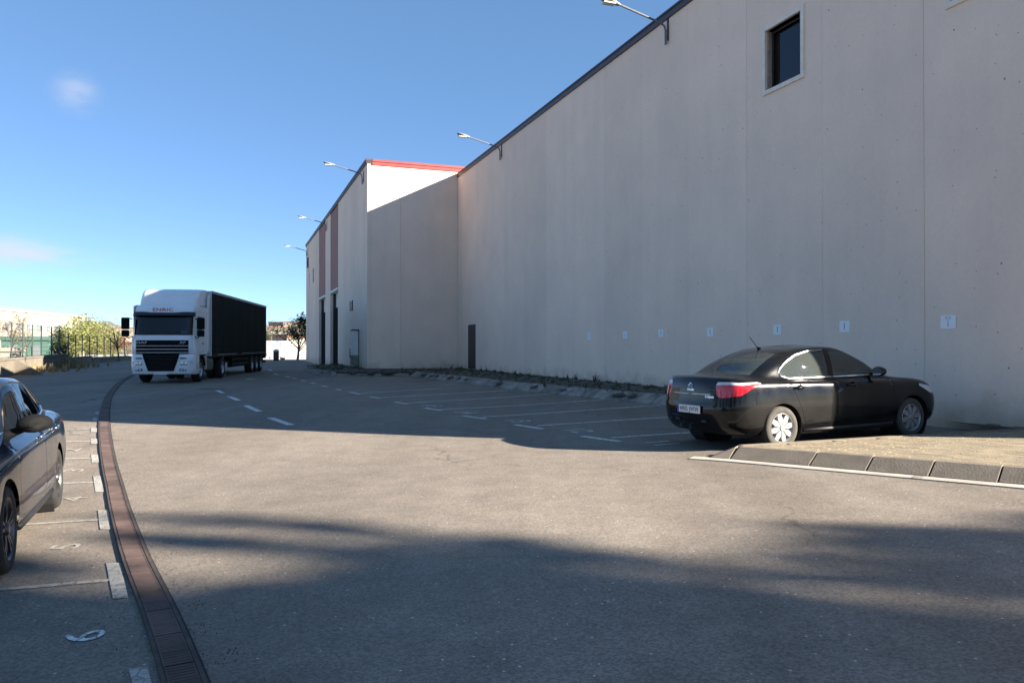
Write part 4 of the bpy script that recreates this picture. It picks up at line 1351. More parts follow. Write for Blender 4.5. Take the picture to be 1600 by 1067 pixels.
sed_spec = dict(arch=.350, ax=1.326, rx=1.326, wr=.305, zmin=.21, hw=.87, paint=M['black_paint'], gap=.012,
    regions={
        'front_win': FW, 'rear_win': RW,
        'front_door': [('side', .905, .36), ('side', .94, .62), ('side', .885, .93), ('side', -.262, .955), ('side', -.275, .33), ('side', .80, .30)],
        'rear_door': [('side', -.292, .33), ('side', -.282, .955), ('side', -1.17, .955), ('side', -1.10, .80), ('side', -.995, .60), ('side', -.93, .42), ('side', -.885, .33)],
        'windscreen': [('uv', 0, 6.12), ('uv', 1.6, 6.12), ('uv', 2.75, 6.15), ('uv', 2.72, 7.0), ('uv', 2.55, 7.86), ('uv', 1.4, 7.9), ('uv', 0, 7.9)],
        'backlight': [('uv', 13, 6.10), ('uv', 11.6, 6.10), ('uv', 10.45, 6.15), ('uv', 10.42, 7.0), ('uv', 10.6, 7.80), ('uv', 11.7, 7.86), ('uv', 13, 7.86)],
        'boot': [('uv', 13.3, 2.75), ('uv', 12.2, 2.75), ('uv', 11.35, 2.9), ('uv', 11.25, 4.0), ('uv', 10.75, 4.9), ('uv', 10.7, 5.9), ('uv', 11.6, 5.98), ('uv', 13.3, 5.98)],
        'tail': [('rear', .50, .93), ('rear', .52, .80), ('rear', .60, .755), ('rear', .70, .765), ('side', -2.04, .79), ('side', -1.88, .875), ('side', -1.70, .935), ('side', -1.80, .945), ('side', -2.0, .925)],
        'tail_top': [('rear', .50, .932), ('side', -2.0, .928), ('side', -1.80, .947), ('side', -1.68, .948), ('side', -1.74, .968), ('side', -1.92, .968), ('side', -2.03, .965), ('rear', .52, .975)],
        'head': [('front', .50, .60), ('front', .46, .68), ('side', 1.90, .75), ('side', 1.52, .83), ('side', 1.50, .80), ('side', 1.72, .68)],
    },
    gapped=('front_door', 'rear_door', 'boot'),
    minus={'boot': ('tail', 'tail_top')},
    build={'front_win': ('side_window', M['car_glass'], True), 'rear_win': ('side_window', M['car_glass'], True),
           'front_door': ('door', M['black_paint'], True), 'rear_door': ('door', M['black_paint'], True),
           'windscreen': ('windscreen', M['car_glass'], False), 'backlight': ('rear_window', M['car_glass'], False),
           'boot': ('boot_lid', M['black_paint'], False), 'tail': ('tail_light', M['red_lens'], True), 'tail_top': ('tail_light_cap', M['clear_lens'], True),
           'head': ('headlight', M['clear_lens'], True)})
sedan = thing('parked_car', label='black four door saloon parked nose to the warehouse wall, its front half in shadow', cat='car')
cs, body, made = build_car(sedan, sed_rows, sed_spec)
def ribbon_on(cs, pts, w, lift, name, m, parent, sides=(1, -1)):
    for s in sides:
        mb = MB()
        q = [cs.side(x, z) for x, z in pts]
        q = [Vector((p.x, (p.y + lift) * s, p.z)) for p in q]
        mb.tube(q, w, 6); mb.build(name, m, parent, smooth=True)
WT = [(-.235, .995), (-.335, .992), (-.7, .992), (-1.10, .994), (-1.235, 1.03), (-1.262, 1.09), (-1.22, 1.135), (-1.10, 1.218), (-.88, 1.322), (-.62, 1.377), (-.32, 1.388)]
ribbon_on(cs, WT, .011, .004, 'window_trim', M['chrome'], sedan)
ribbon_on(cs, [(.84, .992), (.4, .992), (-.235, .994)], .010, .004, 'window_trim', M['chrome'], sedan)
ribbon_on(cs, [(.9, .245), (.3, .245), (-.3, .248), (-.92, .25)], .03, -.005, 'sill_trim', M['plastic'], sedan)
for s in (1, -1):
    for hx, dk in ((-1.02, 'rear_door'), (.02, 'front_door')):
        p = cs.side(hx, .865); mb = MB()
        mb.tube([(hx + .10, s * (p.y + .004), .862), (hx + .06, s * (p.y + .03), .866), (hx - .06, s * (p.y + .03), .868), (hx - .10, s * (p.y + .006), .866)], [.010, .016, .016, .011], 8)
        mb.lathe([(.001, 0.0), (.045, 0.0), (.05, -.004)], 14, 0, 'y', (hx + .02, s * (p.y + .003), .862))
        mb.build('handle', M['black_paint'], made[(dk, s)], smooth=True)
    # mirror
    mb = MB(); p = cs.side(.62, 1.0)
    mb.tube([(.60, s * (p.y - .02), 1.0), (.58, s * (p.y + .10), 1.03)], .022, 8)
    rows3 = []
    for k, (w, hh, dx) in enumerate(((.02, .02, .06), (.09, .065, .05), (.10, .075, 0), (.10, .075, -.04), (.09, .068, -.055))):
        rows3.append([(.58 + dx, s * (p.y + .16 + w * cos(2 * pi * j / 14)), 1.045 + hh * sin(2 * pi * j / 14)) for j in range(14)])
    mb.grid(rows3, closed=True)
    mi = mb.build('mirror', M['black_paint'], sedan, sharp=60)
    mb = MB(); mb.face([(.58 - .056, s * (p.y + .16 + .09 * cos(2 * pi * j / 14)), 1.045 + .068 * sin(2 * pi * j / 14)) for j in range(14)]); mb.build('mirror_glass', M['chrome'], mi)
for nm, wx, wy, s in (('f', 1.326, .745, 1), ('f', 1.326, -.745, -1), ('r', -1.326, .745, 1), ('r', -1.326, -.745, -1)):
    make_wheel(sedan, (wx, wy, .305), s, .308, .19, .205, 'cap', M['rubber_dusty'])
# boot: badge, lettering, chrome strip, plate
def rear_pt(y, z, lift=.003):
    u, v = cs.inv('rear', abs(y), z); p = cs.S(u, v); return Vector((p.x - lift, y, p.z))
boot = made[('boot', 1)]
for z0, dz in ((.885, 0), (.915, 0)):
    mb = MB()
    for s in (1, -1):
        a, b = rear_pt(0.001, z0 + .028, .006), rear_pt(.052 * s, z0 - .004, .006)
        mb.tube([a, b], .0085, 6)
    mb.build('badge', M['chrome'], boot)
def rear_text(t, y, z, size, m, parent, name='lettering', depth=.002):
    me = text_mesh(t, size, name, m, depth)
    p = rear_pt(y, z, .005); e1 = rear_pt(y - .03, z, .005) - rear_pt(y + .03, z, .005); e2 = rear_pt(y, z + .02, .005) - rear_pt(y, z - .02, .005)
    me.transform(frame_mtx(p, e1, e2)); return link(name, me, parent)
rear_text('CITROËN', 0, .845, .038, M['chrome'], boot)
rear_text('C-Elysée', -.40, .765, .048, M['chrome'], boot)
mb = MB()
for k in range(13):
    y = .45 - .9 * k / 12
rows4 = [[rear_pt(.42 - .84 * k / 12, z, l) for k in range(13)] for z, l in ((.788, .002), (.79, .009), (.803, .009), (.805, .002))]
mb.grid(rows4); mb.build('chrome_strip', M['galv'], boot)
p = rear_pt(0, .575, .012)
pl = thing('number_plate'); bpy.data.objects.remove(pl)
mb = MB(); mb.box(p.x - .012, p.x, -.26, .26, .52, .63); plate = mb.build('number_plate', M['plate_white'], sedan, bevel=.003)
mb = MB(); mb.box(p.x - .0135, p.x - .0122, .218, .257, .523, .627); mb.build('plate_band', M['plate_blue'], plate)
me = text_mesh('4905 JWW', .098, 'plate_text', M['black_ink'], .001, 1.02)
xs_ = [v.co.x for v in me.vertices]; k_ = .43 / (max(xs_) - min(xs_))
me.transform(frame_mtx((p.x - .0135, -.02, .575), (0, -1, 0), (0, 0, 1)) @ Matrix.Diagonal((k_, 1, 1, 1)))
link('plate_text', me, plate)
mb = MB(); mb.tube([(-.94, 0, 1.415), (-.99, 0, 1.445)], [.028, .010], 8); mb.tube([(-.975, 0, 1.435), (-1.13, 0, 1.60)], .0055, 5); mb.build('aerial', M['plastic'], sedan)
mb = MB()
for yy in (.30, -.30):
    mb.box(p.x + .02, p.x + .05, yy - .05, yy + .05, .40, .43)
mb.build('tow_cover', M['plastic'], sedan)
for sx, sy in ((.28, .36), (.28, -.36)): seat(sedan, sx, sy, .40, M['seat_dark'])
seat(sedan, -.75, 0, .42, M['seat_pale'], 1.25, .55)
mb = MB(); mb.box(.62, 1.0, -.68, .68, .75, .93); mb.build('dashboard', M['plastic'], sedan, bevel=.05)
mb = MB(); mb.tube([(.50 + .08 * sin(t) * .5, .36 + .18 * cos(t), .90 + .17 * sin(t)) for t in [2 * pi * k / 20 for k in range(21)]], .014, 6); mb.build('steering_wheel', M['plastic'], sedan, smooth=True)
mb = MB(); mb.box(-1.75, -1.05, -.62, .62, .93, .985); mb.build('parcel_shelf', M['seat_dark'], sedan)
# stand it in its bay
SH = radians(25.0)
c = at(1220, 702)
hd = Vector((cos(SH), sin(SH))); lf = Vector((-hd.y, hd.x))
o = c.xy - hd * (-1.326) - lf * (-.745 - .06)
place_vehicle(sedan, o, SH, [(1.326, .745), (1.326, -.745), (-1.326, .745), (-1.326, -.745)])
for _ob in [sedan]:
    _ob.location.z += .0

# ------------------------------------------------------------------ dark hatchback at the left edge
K = 1.0
hat_rows = [
    crow(2.10, .20, (1.98, .60, .20), (1.78, .78, .20), .83, .19, (-1.95, .78, .24), (-2.10, .60, .25), -2.18, .26),
    crow(2.22, .30, (2.08, .66, .30), (1.84, .835, .30), .885, .28, (-2.0, .84, .34), (-2.17, .66, .35), -2.25, .36),
    crow(2.25, .46, (2.11, .68, .46), (1.86, .865, .47), .905, .48, (-2.03, .87, .52), (-2.21, .68, .53), -2.29, .54),
    crow(2.22, .60, (2.08, .68, .61), (1.84, .865, .63), .905, .67, (-2.03, .87, .72), (-2.20, .68, .73), -2.27, .74),
    crow(2.10, .70, (1.98, .64, .72), (1.74, .83, .76), .895, .84, (-2.0, .845, .90), (-2.15, .66, .93), -2.22, .94),
    crow(1.86, .785, (1.78, .58, .80), (1.54, .765, .84), .85, .90, (-1.90, .79, .975), (-2.06, .62, 1.0), -2.13, 1.01),
    crow(.98, .945, (.92, .50, .945), (.78, .73, .94), .79, .955, (-1.74, .70, 1.02), (-1.86, .50, 1.05), -1.92, 1.06),
    crow(.56, 1.15, (.51, .47, 1.15), (.40, .66, 1.145), .72, 1.165, (-1.54, .62, 1.17), (-1.66, .44, 1.20), -1.71, 1.21),
    crow(.12, 1.345, (.08, .42, 1.345), (-.02, .57, 1.335), .615, 1.365, (-1.30, .53, 1.305), (-1.40, .40, 1.325), -1.45, 1.335),
    crow(-.08, 1.40, (-.11, .32, 1.397), (-.17, .42, 1.39), .45, 1.405, (-1.15, .38, 1.36), (-1.21, .30, 1.365), -1.25, 1.37),
    crow(-.2, 1.415, (-.22, 0, 1.415), (-.26, 0, 1.418), 0, 1.432, (-1.0, 0, 1.395), (-1.04, 0, 1.392), -1.08, 1.39)]
hat_spec = dict(arch=.365, ax=1.34, rx=1.34, wr=.318, zmin=.21, hw=.90, paint=M['blue_paint'], gap=.012,
    regions={
        'front_win': [('side', .66, .975), ('side', .38, 1.13), ('side', .10, 1.27), ('side', -.08, 1.325), ('side', -.30, 1.345), ('side', -.335, .985)],
        'rear_win': [('side', -.43, .99), ('side', -.41, 1.345), ('side', -.85, 1.325), ('side', -1.15, 1.27), ('side', -1.42, 1.15), ('side', -1.50, 1.08), ('side', -1.30, 1.035)],
        'front_door': [('side', .90, .36), ('side', .93, .60), ('side', .83, .90), ('side', -.36, .945), ('side', -.375, .33), ('side', .80, .30)],
        'rear_door': [('side', -.392, .33), ('side', -.38, .945), ('side', -1.22, .985), ('side', -1.13, .80), ('side', -1.01, .62), ('side', -.94, .42), ('side', -.90, .33)],
        'windscreen': [('uv', 0, 6.12), ('uv', 1.6, 6.12), ('uv', 2.75, 6.15), ('uv', 2.72, 7.0), ('uv', 2.55, 7.86), ('uv', 1.4, 7.9), ('uv', 0, 7.9)],
        'backlight': [('uv', 13, 6.10), ('uv', 11.6, 6.10), ('uv', 10.45, 6.15), ('uv', 10.42, 7.0), ('uv', 10.6, 7.80), ('uv', 11.7, 7.86), ('uv', 13, 7.86)],
        'bonnet': [('uv', -.3, 4.15), ('uv', 1.5, 4.15), ('uv', 2.6, 4.4), ('uv', 3.2, 5.3), ('uv', 3.0, 5.9), ('uv', 1.5, 5.95), ('uv', -.3, 5.95)],
        'head': [('front', .52, .60), ('front', .46, .66), ('side', 1.94, .70), ('side', 1.55, .77), ('side', 1.55, .73), ('side', 1.84, .63)],
        'tail': [('rear', .40, .90), ('rear', .42, .78), ('rear', .68, .76), ('side', -2.0, .78), ('side', -1.78, .87), ('side', -1.80, .90), ('side', -2.0, .90)],
    },
    gapped=('front_door', 'rear_door', 'bonnet'),
    build={'front_win': ('side_window', M['dark_glass'], True), 'rear_win': ('side_window', M['dark_glass'], True),
           'front_door': ('door', M['blue_paint'], True), 'rear_door': ('door', M['blue_paint'], True),
           'windscreen': ('windscreen', M['dark_glass'], False), 'backlight': ('rear_window', M['dark_glass'], False),
           'bonnet': ('bonnet', M['blue_paint'], False), 'tail': ('tail_light', M['red_lens'], True), 'head': ('headlight', M['clear_lens'], True)})
hatch = thing('parked_car', label='midnight blue fastback cut off by the left edge, parked facing the camera beside the drain', cat='car')
cs2, body2, made2 = build_car(hatch, hat_rows, hat_spec)
ribbon_on(cs2, [(.70, .968), (.2, .972), (-.335, .978), (-.42, .98), (-1.0, 1.005), (-1.30, 1.022), (-1.52, 1.07)], .010, .004, 'window_trim', M['chrome'], hatch)
ribbon_on(cs2, [(-1.54, 1.09), (-1.43, 1.165), (-1.15, 1.285), (-.85, 1.34), (-.41, 1.36), (-.10, 1.34), (.10, 1.285), (.38, 1.145), (.66, .985)], .008, .004, 'window_trim', M['plastic'], hatch)
ribbon_on(cs2, [(1.7, .74), (1.0, .80), (.3, .815), (-.4, .825), (-1.0, .84), (-1.7, .87)], .010, -.002, 'waist_crease', M['blue_paint'], hatch)
ribbon_on(cs2, [(.9, .25), (.3, .25), (-.3, .25), (-.92, .25)], .035, -.005, 'sill_trim', M['plastic'], hatch)
for s in (1, -1):
    for hx, dk in ((-1.10, 'rear_door'), (-.18, 'front_door')):
        p = cs2.side(hx, .86); mb = MB()
        mb.tube([(hx + .10, s * (p.y + .004), .858), (hx + .07, s * (p.y + .028), .862), (hx - .07, s * (p.y + .028), .868), (hx - .10, s * (p.y + .006), .866)], [.010, .014, .014, .011], 8)
        mb.build('handle', M['chrome'] if s > 0 else M['blue_paint'], made2[(dk, s)], smooth=True)
    mb = MB(); p = cs2.side(.60, .97)
    mb.tube([(.58, s * (p.y - .03), .93), (.55, s * (p.y + .06), .965), (.53, s * (p.y + .12), .985)], [.05, .034, .03], 8)
    rows3 = []
    for k, (w, hh, dx) in enumerate(((.015, .012, .10), (.075, .045, .085), (.115, .075, .04), (.128, .085, -.01), (.128, .085, -.05), (.118, .078, -.07))):
        rows3.append([(.53 + dx - .05 * cos(2 * pi * j / 16), s * (p.y + .20 + w * cos(2 * pi * j / 16)), 1.015 + hh * sin(2 * pi * j / 16) * (1.0 if sin(2 * pi * j / 16) > 0 else .8)) for j in range(16)])
    mb.grid(rows3, closed=True); mb.face(rows3[0])
    mi = mb.build('mirror', M['matt_black'], hatch, sharp=60)
    mb = MB(); mb.face(rows3[-1]); mb.build('mirror_glass', M['chrome'], mi)
for wx, wy, s in ((1.34, .775, 1), (1.34, -.775, -1), (-1.34, .775, 1), (-1.34, -.775, -1)):
    make_wheel(hatch, (wx, wy, .318), s, .32, .22, .228, 'alloy', M['rubber'], rim_m=M['alloy_dark'])
for sx, sy in ((.18, .37), (.18, -.37)): seat(hatch, sx, sy, .36, M['seat_dark'])
seat(hatch, -.85, 0, .40, M['seat_dark'], 1.25, .55)
mb = MB(); mb.box(.50, .92, -.70, .70, .72, .90); mb.build('dashboard', M['plastic'], hatch, bevel=.05)
mb = MB(); mb.tube([(.42 + .04 * sin(t), .37 + .18 * cos(t), .88 + .17 * sin(t)) for t in [2 * pi * k / 20 for k in range(21)]], .014, 6); mb.build('steering_wheel', M['plastic'], hatch, smooth=True)
mb = MB(); mb.box(2.245, 2.262, -.26, .26, .36, .47); mb.build('number_plate', M['plate_white'], hatch)
mb = MB()
for k in range(5): mb.box(2.12, 2.235 - .006 * k, -.5, .5, .52 + k * .03, .537 + k * .03)
mb.build('grille', M['plastic'], hatch)
fw, rw = at(13, 892).xy, at(91, 793).xy
d = (fw - rw).normalized(); HH = atan2(d.y, d.x)
SC = (fw - rw).length / 2.68
lf = Vector((-d.y, d.x))
hatch.scale = (SC, SC, SC)
o = (fw + rw) / 2 - lf * .86 * SC
place_vehicle(hatch, o, HH, [(1.34 * SC, .775 * SC), (1.34 * SC, -.775 * SC), (-1.34 * SC, .775 * SC), (-1.34 * SC, -.775 * SC)])
print('HATCH scale', SC, math.degrees(HH), o, 'SEDAN', sedan.location[:])

# ------------------------------------------------------------------ articulated lorry
tr = thing('articulated_truck', label='white cab with red lettering pulling a long dark curtain sided trailer on the road', cat='truck')
YS = [(0, 0), (.45, .010), (.80, .045), (1.02, .11), (1.14, .20), (1.21, .32), (1.235, .46)]
YS = [(-y, s) for y, s in reversed(YS[1:])] + YS
def loft(prof, name, m, parent, wscale=1.0, ys=YS, sb=1.0, smooth=True):
    mb = MB()
    mb.grid([[(x - s * sb, y * wscale, z) for y, s in ys] for x, z in prof])
    o = mb.build(name, m, parent, sharp=50); return o
W = M['white_paint']
# cab shell: one part, made of front, roof, sides and back
mb = MB()
def addloft(mb, prof, ys=YS, wscale=1.0, sb=1.0, mi=0):
    mb.grid([[(x - s * sb, y * wscale, z) for y, s in ys] for x, z in prof], mi)
addloft(mb, [(-.06, 1.16), (.0, 1.22), (.01, 1.5), (-.01, 1.80), (-.055, 1.97)])
addloft(mb, [(-.20, 2.80), (-.235, 2.96), (-.27, 3.06), (-.36, 3.16), (-.55, 3.215), (-1.2, 3.235), (-2.2, 3.24)])
for s in (1, -1):
    y0, y1 = (1.205, 1.235) if s > 0 else (-1.235, -1.205)
    mb.hole_panel(-2.25, -.44, 1.16, 3.16, [(-1.45, -.60, 2.0, 2.75)], y0, y1)
    # pillars beside the windscreen
    mb.grid([[(-.055 - .20, s * 1.14, 1.97), (-.055 - .32, s * 1.21, 1.97), (-.055 - .46, s * 1.235, 1.97)], [(-.20 - .20, s * 1.14, 2.80), (-.20 - .32, s * 1.21, 2.80), (-.20 - .46, s * 1.235, 2.80)]])
    mb.face([(-.46, s * 1.235, 3.16), (-2.25, s * 1.235, 3.16), (-2.25, s * 1.18, 3.24), (-.8, s * 1.18, 3.225)])
mb.box(-2.25, -2.21, -1.2, 1.2, 1.0, 3.22)
cabm = mb.build('cab', W, tr, sharp=45)
def glass_loft(prof, y_max, name, m, parent, off=.004):
    ys = [(y, s) for y, s in YS if abs(y) <= y_max + .001]
    mb = MB(); mb.grid([[(x - s + off, y, z) for y, s in ys] for x, z in prof]); return mb.build(name, m, parent, smooth=True)
ws = glass_loft([(-.057, 1.97), (-.105, 2.25), (-.155, 2.53), (-.20, 2.80)], 1.14, 'windscreen', M['dark_glass'], tr)
glass_loft([(-.056, 1.965), (-.066, 2.03)], 1.14, 'scuttle', M['plastic'], tr, .012)
mb = MB()
for y in (-.75, .02): mb.tube([(-.035, y, 1.99), (-.06, y + .62, 2.06)], .012, 5)
mb.build('wiper', M['plastic'], ws)
mb = MB(); ys = [(y, s) for y, s in YS if abs(y) <= 1.21]
mb.grid([[(x - s, y, z + (.05 if abs(y) < .6 else 0) * zz) for y, s in ys] for x, z, zz in ((-.10, 2.79, 0), (-.03, 2.74, 0), (.02, 2.77, 0), (-.12, 2.91, -.6), (-.20, 2.92, -.6))])
mb.build('sun_visor', M['plastic'], tr, sharp=50)
for s in (1, -1):
    mb = MB(); mb.box(-1.45, -.60, s * 1.215 - .004, s * 1.215 + .004, 2.0, 2.75); mb.build('side_window', M['dark_glass'], tr)
    mb = MB()
    y = s * 1.237
    for a, b, c_, d_ in ((-1.62, -.50, 1.25, 1.258), (-1.62, -1.612, 1.258, 2.95), (-.508, -.50, 1.258, 2.95), (-1.612, -.508, 2.942, 2.95)):
        mb.box(a, b, y - .001, y + .0015, c_, d_)
    mb.build('door_seam', M['plastic'], tr)
    mb = MB(); mb.tube([(-1.55, s * 1.24, 1.62), (-1.50, s * 1.275, 1.63), (-1.36, s * 1.275, 1.63), (-1.32, s * 1.24, 1.62)], .015, 6); mb.build('handle', M['plastic'], tr)
    # corner air deflectors, steps
    mb = MB(); mb.grid([[(-.20 - .10, s * 1.06, z) for z in (1.2, 1.93)], [(-.23, s * 1.19, z) for z in (1.2, 1.93)], [(-.36, s * 1.265, z) for z in (1.2, 1.93)], [(-.50, s * 1.265, z) for z in (1.2, 1.93)]]); mb.build('corner_panel', W, tr, smooth=True)
    mb = MB()
    for z in (.42, .72, 1.0): mb.box(-.88, -.48, s * 1.0, s * 1.235, z, z + .05)
    mb.box(-.86, -.50, s * .95, s * 1.0, .38, 1.15)
    mb.build('step', M['plastic'], tr)
    mb = MB(); mb.box(-.50, -.30, s * 1.0, s * 1.245, .40, 1.15) if False else None
    # side fairing behind cab
    mb = MB(); mb.prism([(-2.25, 1.25), (-2.25, 3.28), (-2.30, 3.68), (-2.62, 3.78), (-2.62, 1.25)], s * 1.20, s * 1.245); mb.build('side_fairing', W, tr, bevel=.01)
    # mirrors
    mb = MB()
    yo = s * 1.47
    mb.tube([(-.30, s * 1.23, 2.62), (-.22, s * 1.36, 2.66), (-.20, yo, 2.60)], .022, 6)
    mb.tube([(-.30, s * 1.23, 1.90), (-.20, s * 1.36, 1.84), (-.18, yo, 1.98)], .022, 6)
    arm = mb.build('mirror_arm', M['plastic'], tr)
    for z0, z1, w in ((2.20, 2.68, .15), (1.90, 2.17, .14)):
        mb = MB(); mb.box(-.30, -.14, yo - w, yo + w, z0, z1); mb.build('mirror', M['matt_black'], tr, bevel=.045, seg=3)
# roof deflector
dys = [(y * .93, s * .9) for y, s in YS]
mb = MB(); prof = [(-.60, 3.215), (-.63, 3.28), (-.76, 3.50), (-.95, 3.73), (-1.2, 3.87), (-1.6, 3.94), (-2.3, 3.96)]
addloft(mb, prof, dys)
for s in (1, -1):
    y = s * 1.235 * .93; sb = .46 * .9
    pts = [(x - sb, y, z) for x, z in prof[:-1]] + [(-2.3 - sb * .3, y, 3.95), (-2.3 - sb * .3, y, 3.215)]
    mb.face(pts)
mb.build('roof_deflector', W, tr, sharp=45)
# bumper and lower front
mb = MB()
bprof = [(.0, .36), (.07, .40), (.09, .62), (.085, .95), (.06, 1.14), (-.02, 1.19)]
bys = [(y * 1.012, s * .95) for y, s in YS]
for half in (-1, 1):
    ys = [q for q in bys if (q[0] * half) >= .44]
    if half < 0: ys = ys
    mb.grid([[(x - s, y, z) for y, s in ys] for x, z in bprof])
ys = [q for q in bys if abs(q[0]) <= .46]
mb.grid([[(x - s, y, z) for y, s in ys] for x, z in ((.0, .36), (.075, .40), (.085, .50))])
for s in (1, -1): mb.box(-.86, -.40, s * 1.215, s * 1.25, .38, 1.16)
bump = mb.build('bumper', W, tr, sharp=50)
mb = MB()
tz = [(.50, .50), (.60, .53), (.85, .62), (1.05, .68), (1.19, .72)]
mb.grid([[(.098, -w, z), (.112, -w * .5, z), (.114, 0, z), (.112, w * .5, z), (.098, w, z)] for z, w in tz])
lg = mb.build('lower_grille', M['matt_black'], tr, smooth=True)
mb = MB()
for z in (.58, .68, .78, .88, .98): mb.box(.115, .125, -.5, .5, z, z + .018)
mb.box(.112, .124, -.60, .60, 1.085, 1.105); mb.build('grille_bar', M['steel_dark'], lg)
for s in (1, -1):
    mb = MB()
    hl = [(.74, .72, .078), (.74, 1.02, -.02), (.745, 1.17, -.13), (.90, 1.18, -.13), (.90, 1.05, -.03), (.86, .76, .075)]
    mb.face([(x + .012, s * y, z) for z, y, x in hl]); mb.face([(x + .006, s * y, z) for z, y, x in reversed(hl)])
    hlo = mb.build('headlight', M['clear_lens'], bump)
    mb = MB()
    mb.lathe([(.001, .018), (.05, .014), (.06, .0)], 14, 0, 'x', (.065, s * .80, .81)); mb.lathe([(.001, .018), (.05, .014), (.06, .0)], 14, 0, 'x', (.02, s * .96, .81)); mb.build('lamp_unit', M['chrome'], hlo)
    mb = MB(); mb.face([(.098, s * .70, .52), (.075, s * .98, .50), (.07, s * .98, .57), (.09, s * .74, .60)]); fl = mb.build('fog_light', M['plastic'], bump)
    mb = MB(); mb.lathe([(.001, .012), (.035, .01), (.04, 0)], 12, 0, 'x', (.085, s * .80, .548)); mb.lathe([(.001, .012), (.035, .01), (.04, 0)], 12, 0, 'x', (.078, s * .91, .54)); mb.build('lamp_unit', M['clear_lens'], fl)
    mb = MB(); mb.face([(.095, s * .72, 1.0), (.06, s * .98, 1.0), (.055, s * .98, 1.04), (.09, s * .76, 1.05)]); mb.build('marker_slot', M['plastic'], bump)
# upper grille with chrome bars and lettering
gys = [q for q in YS if abs(q[0]) <= 1.03]
mb = MB(); mb.grid([[(x - s, y, z) for y, s in gys] for x, z in ((.0, 1.19), (.016, 1.20), (.022, 1.5), (.018, 1.745), (.0, 1.755))])
ug = mb.build('grille', M['matt_black'], tr, sharp=50)
for z0, z1 in ((1.235, 1.275), (1.365, 1.41), (1.505, 1.545)):
    mb = MB(); mb.grid([[(x - s, y, z) for y, s in gys] for x, z in ((.020, z0), (.045, z0 + .008), (.045, z1 - .008), (.020, z1))]); mb.build('grille_bar', M['galv'], ug, sharp=50)
def front_text(t, y, z, x, size, m, width, parent, name='lettering', shear=0.0):
    me = text_mesh(t, size, name, m, .003, 1.05, shear)
    xs_ = [v.co.x for v in me.vertices]; k_ = width / (max(xs_) - min(xs_))
    me.transform(frame_mtx((x, y, z), (0, 1, 0), (-.12 if z > 2.5 else 0, 0, 1)) @ Matrix.Diagonal((k_, 1, 1, 1)))
    return link(name, me, parent)
front_text('DAF', -.76, 1.655, .03, .135, M['plate_white'], .40, ug, shear=.0)
front_text('XF', .80, 1.655, .03, .125, M['plate_white'], .27, ug, shear=.25)
front_text('ENRIC', -.02, 3.005, -.228, .20, M['red_ink'], .80, cabm)
mb = MB(); mb.box(.09, .10, -.27, .27, .37, .48); npl = mb.build('number_plate', M['plate_white'], bump)
me = text_mesh('7461 DTK', .09, 'plate_text', M['black_ink'], .001); me.transform(frame_mtx((.102, 0, .425), (0, 1, 0), (0, 0, 1))); bpy.data.meshes.remove(me)
# inside the cab
mb = MB(); mb.box(-.75, -.35, -1.15, 1.15, 1.2, 1.93); mb.build('dashboard', M['seat_dark'], tr, bevel=.05)
mb = MB(); mb.box(-2.19, -.76, -1.15, 1.15, 1.1, 1.25); mb.box(-2.19, -2.15, -1.15, 1.15, 1.25, 3.0); mb.box(-2.1, -.5, -1.15, 1.15, 3.0, 3.05); mb.build('cab_lining', M['seat_dark'], tr)
for sy in (.55, -.55): seat(tr, -1.25, sy, 1.45, M['seat_dark'], .52, .70)
mb = MB(); mb.tube([(-.66 + .10 * sin(t), .55 + .23 * cos(t), 2.0 + .13 * sin(t)) for t in [2 * pi * k / 20 for k in range(21)]], .02, 6); mb.build('steering_wheel', M['plastic'], tr, smooth=True)
mb = MB(); mb.box(-.52, -.42, .62, .86, 1.94, 2.16); mb.box(-.5, -.44, .35, .42, 1.94, 2.0); mb.build('papers', M['paper'], tr, bevel=.02)
# chassis
mb = MB()
for s in (1, -1): mb.box(-6.6, -.6, s * .38, s * .46, .75, 1.0)
mb.box(-5.6, -4.2, -.5, .5, 1.0, 1.16); mb.build('chassis', M['steel_dark'], tr)
for s in (1, -1):
    mb = MB(); mb.box(-3.55, -2.35, s * .62, s * 1.2, .42, 1.02); mb.build('fuel_tank', M['tank'], tr, bevel=.12, seg=4)
    mb = MB(); mb.lathe([(.60, s * .86), (.60, s * 1.235)], 24, 0, 'y', (-1.38, 0, .51)); 
    mb.f = [f for f in mb.f if all(mb.v[i][2] > .62 for i in f)]; mb.mi = mb.mi[:len(mb.f)]
    mb.build('mudguard', M['plastic'], tr, smooth=True)
    make_wheel(tr, (-1.38, s * 1.03, .51), s, .51, .31, .29, 'steel', M['rubber'], rim_m=M['galv'])
    for dy in (1.08, .72): make_wheel(tr, (-5.15, s * dy, .51), s, .51, .30, .29, 'steel', M['rubber'], rim_m=M['galv'])
    mb = MB(); mb.box(-2.34, -2.05, s * .75, s * 1.2, .50, 1.0); mb.build('battery_box', M['beige'], tr, bevel=.02)
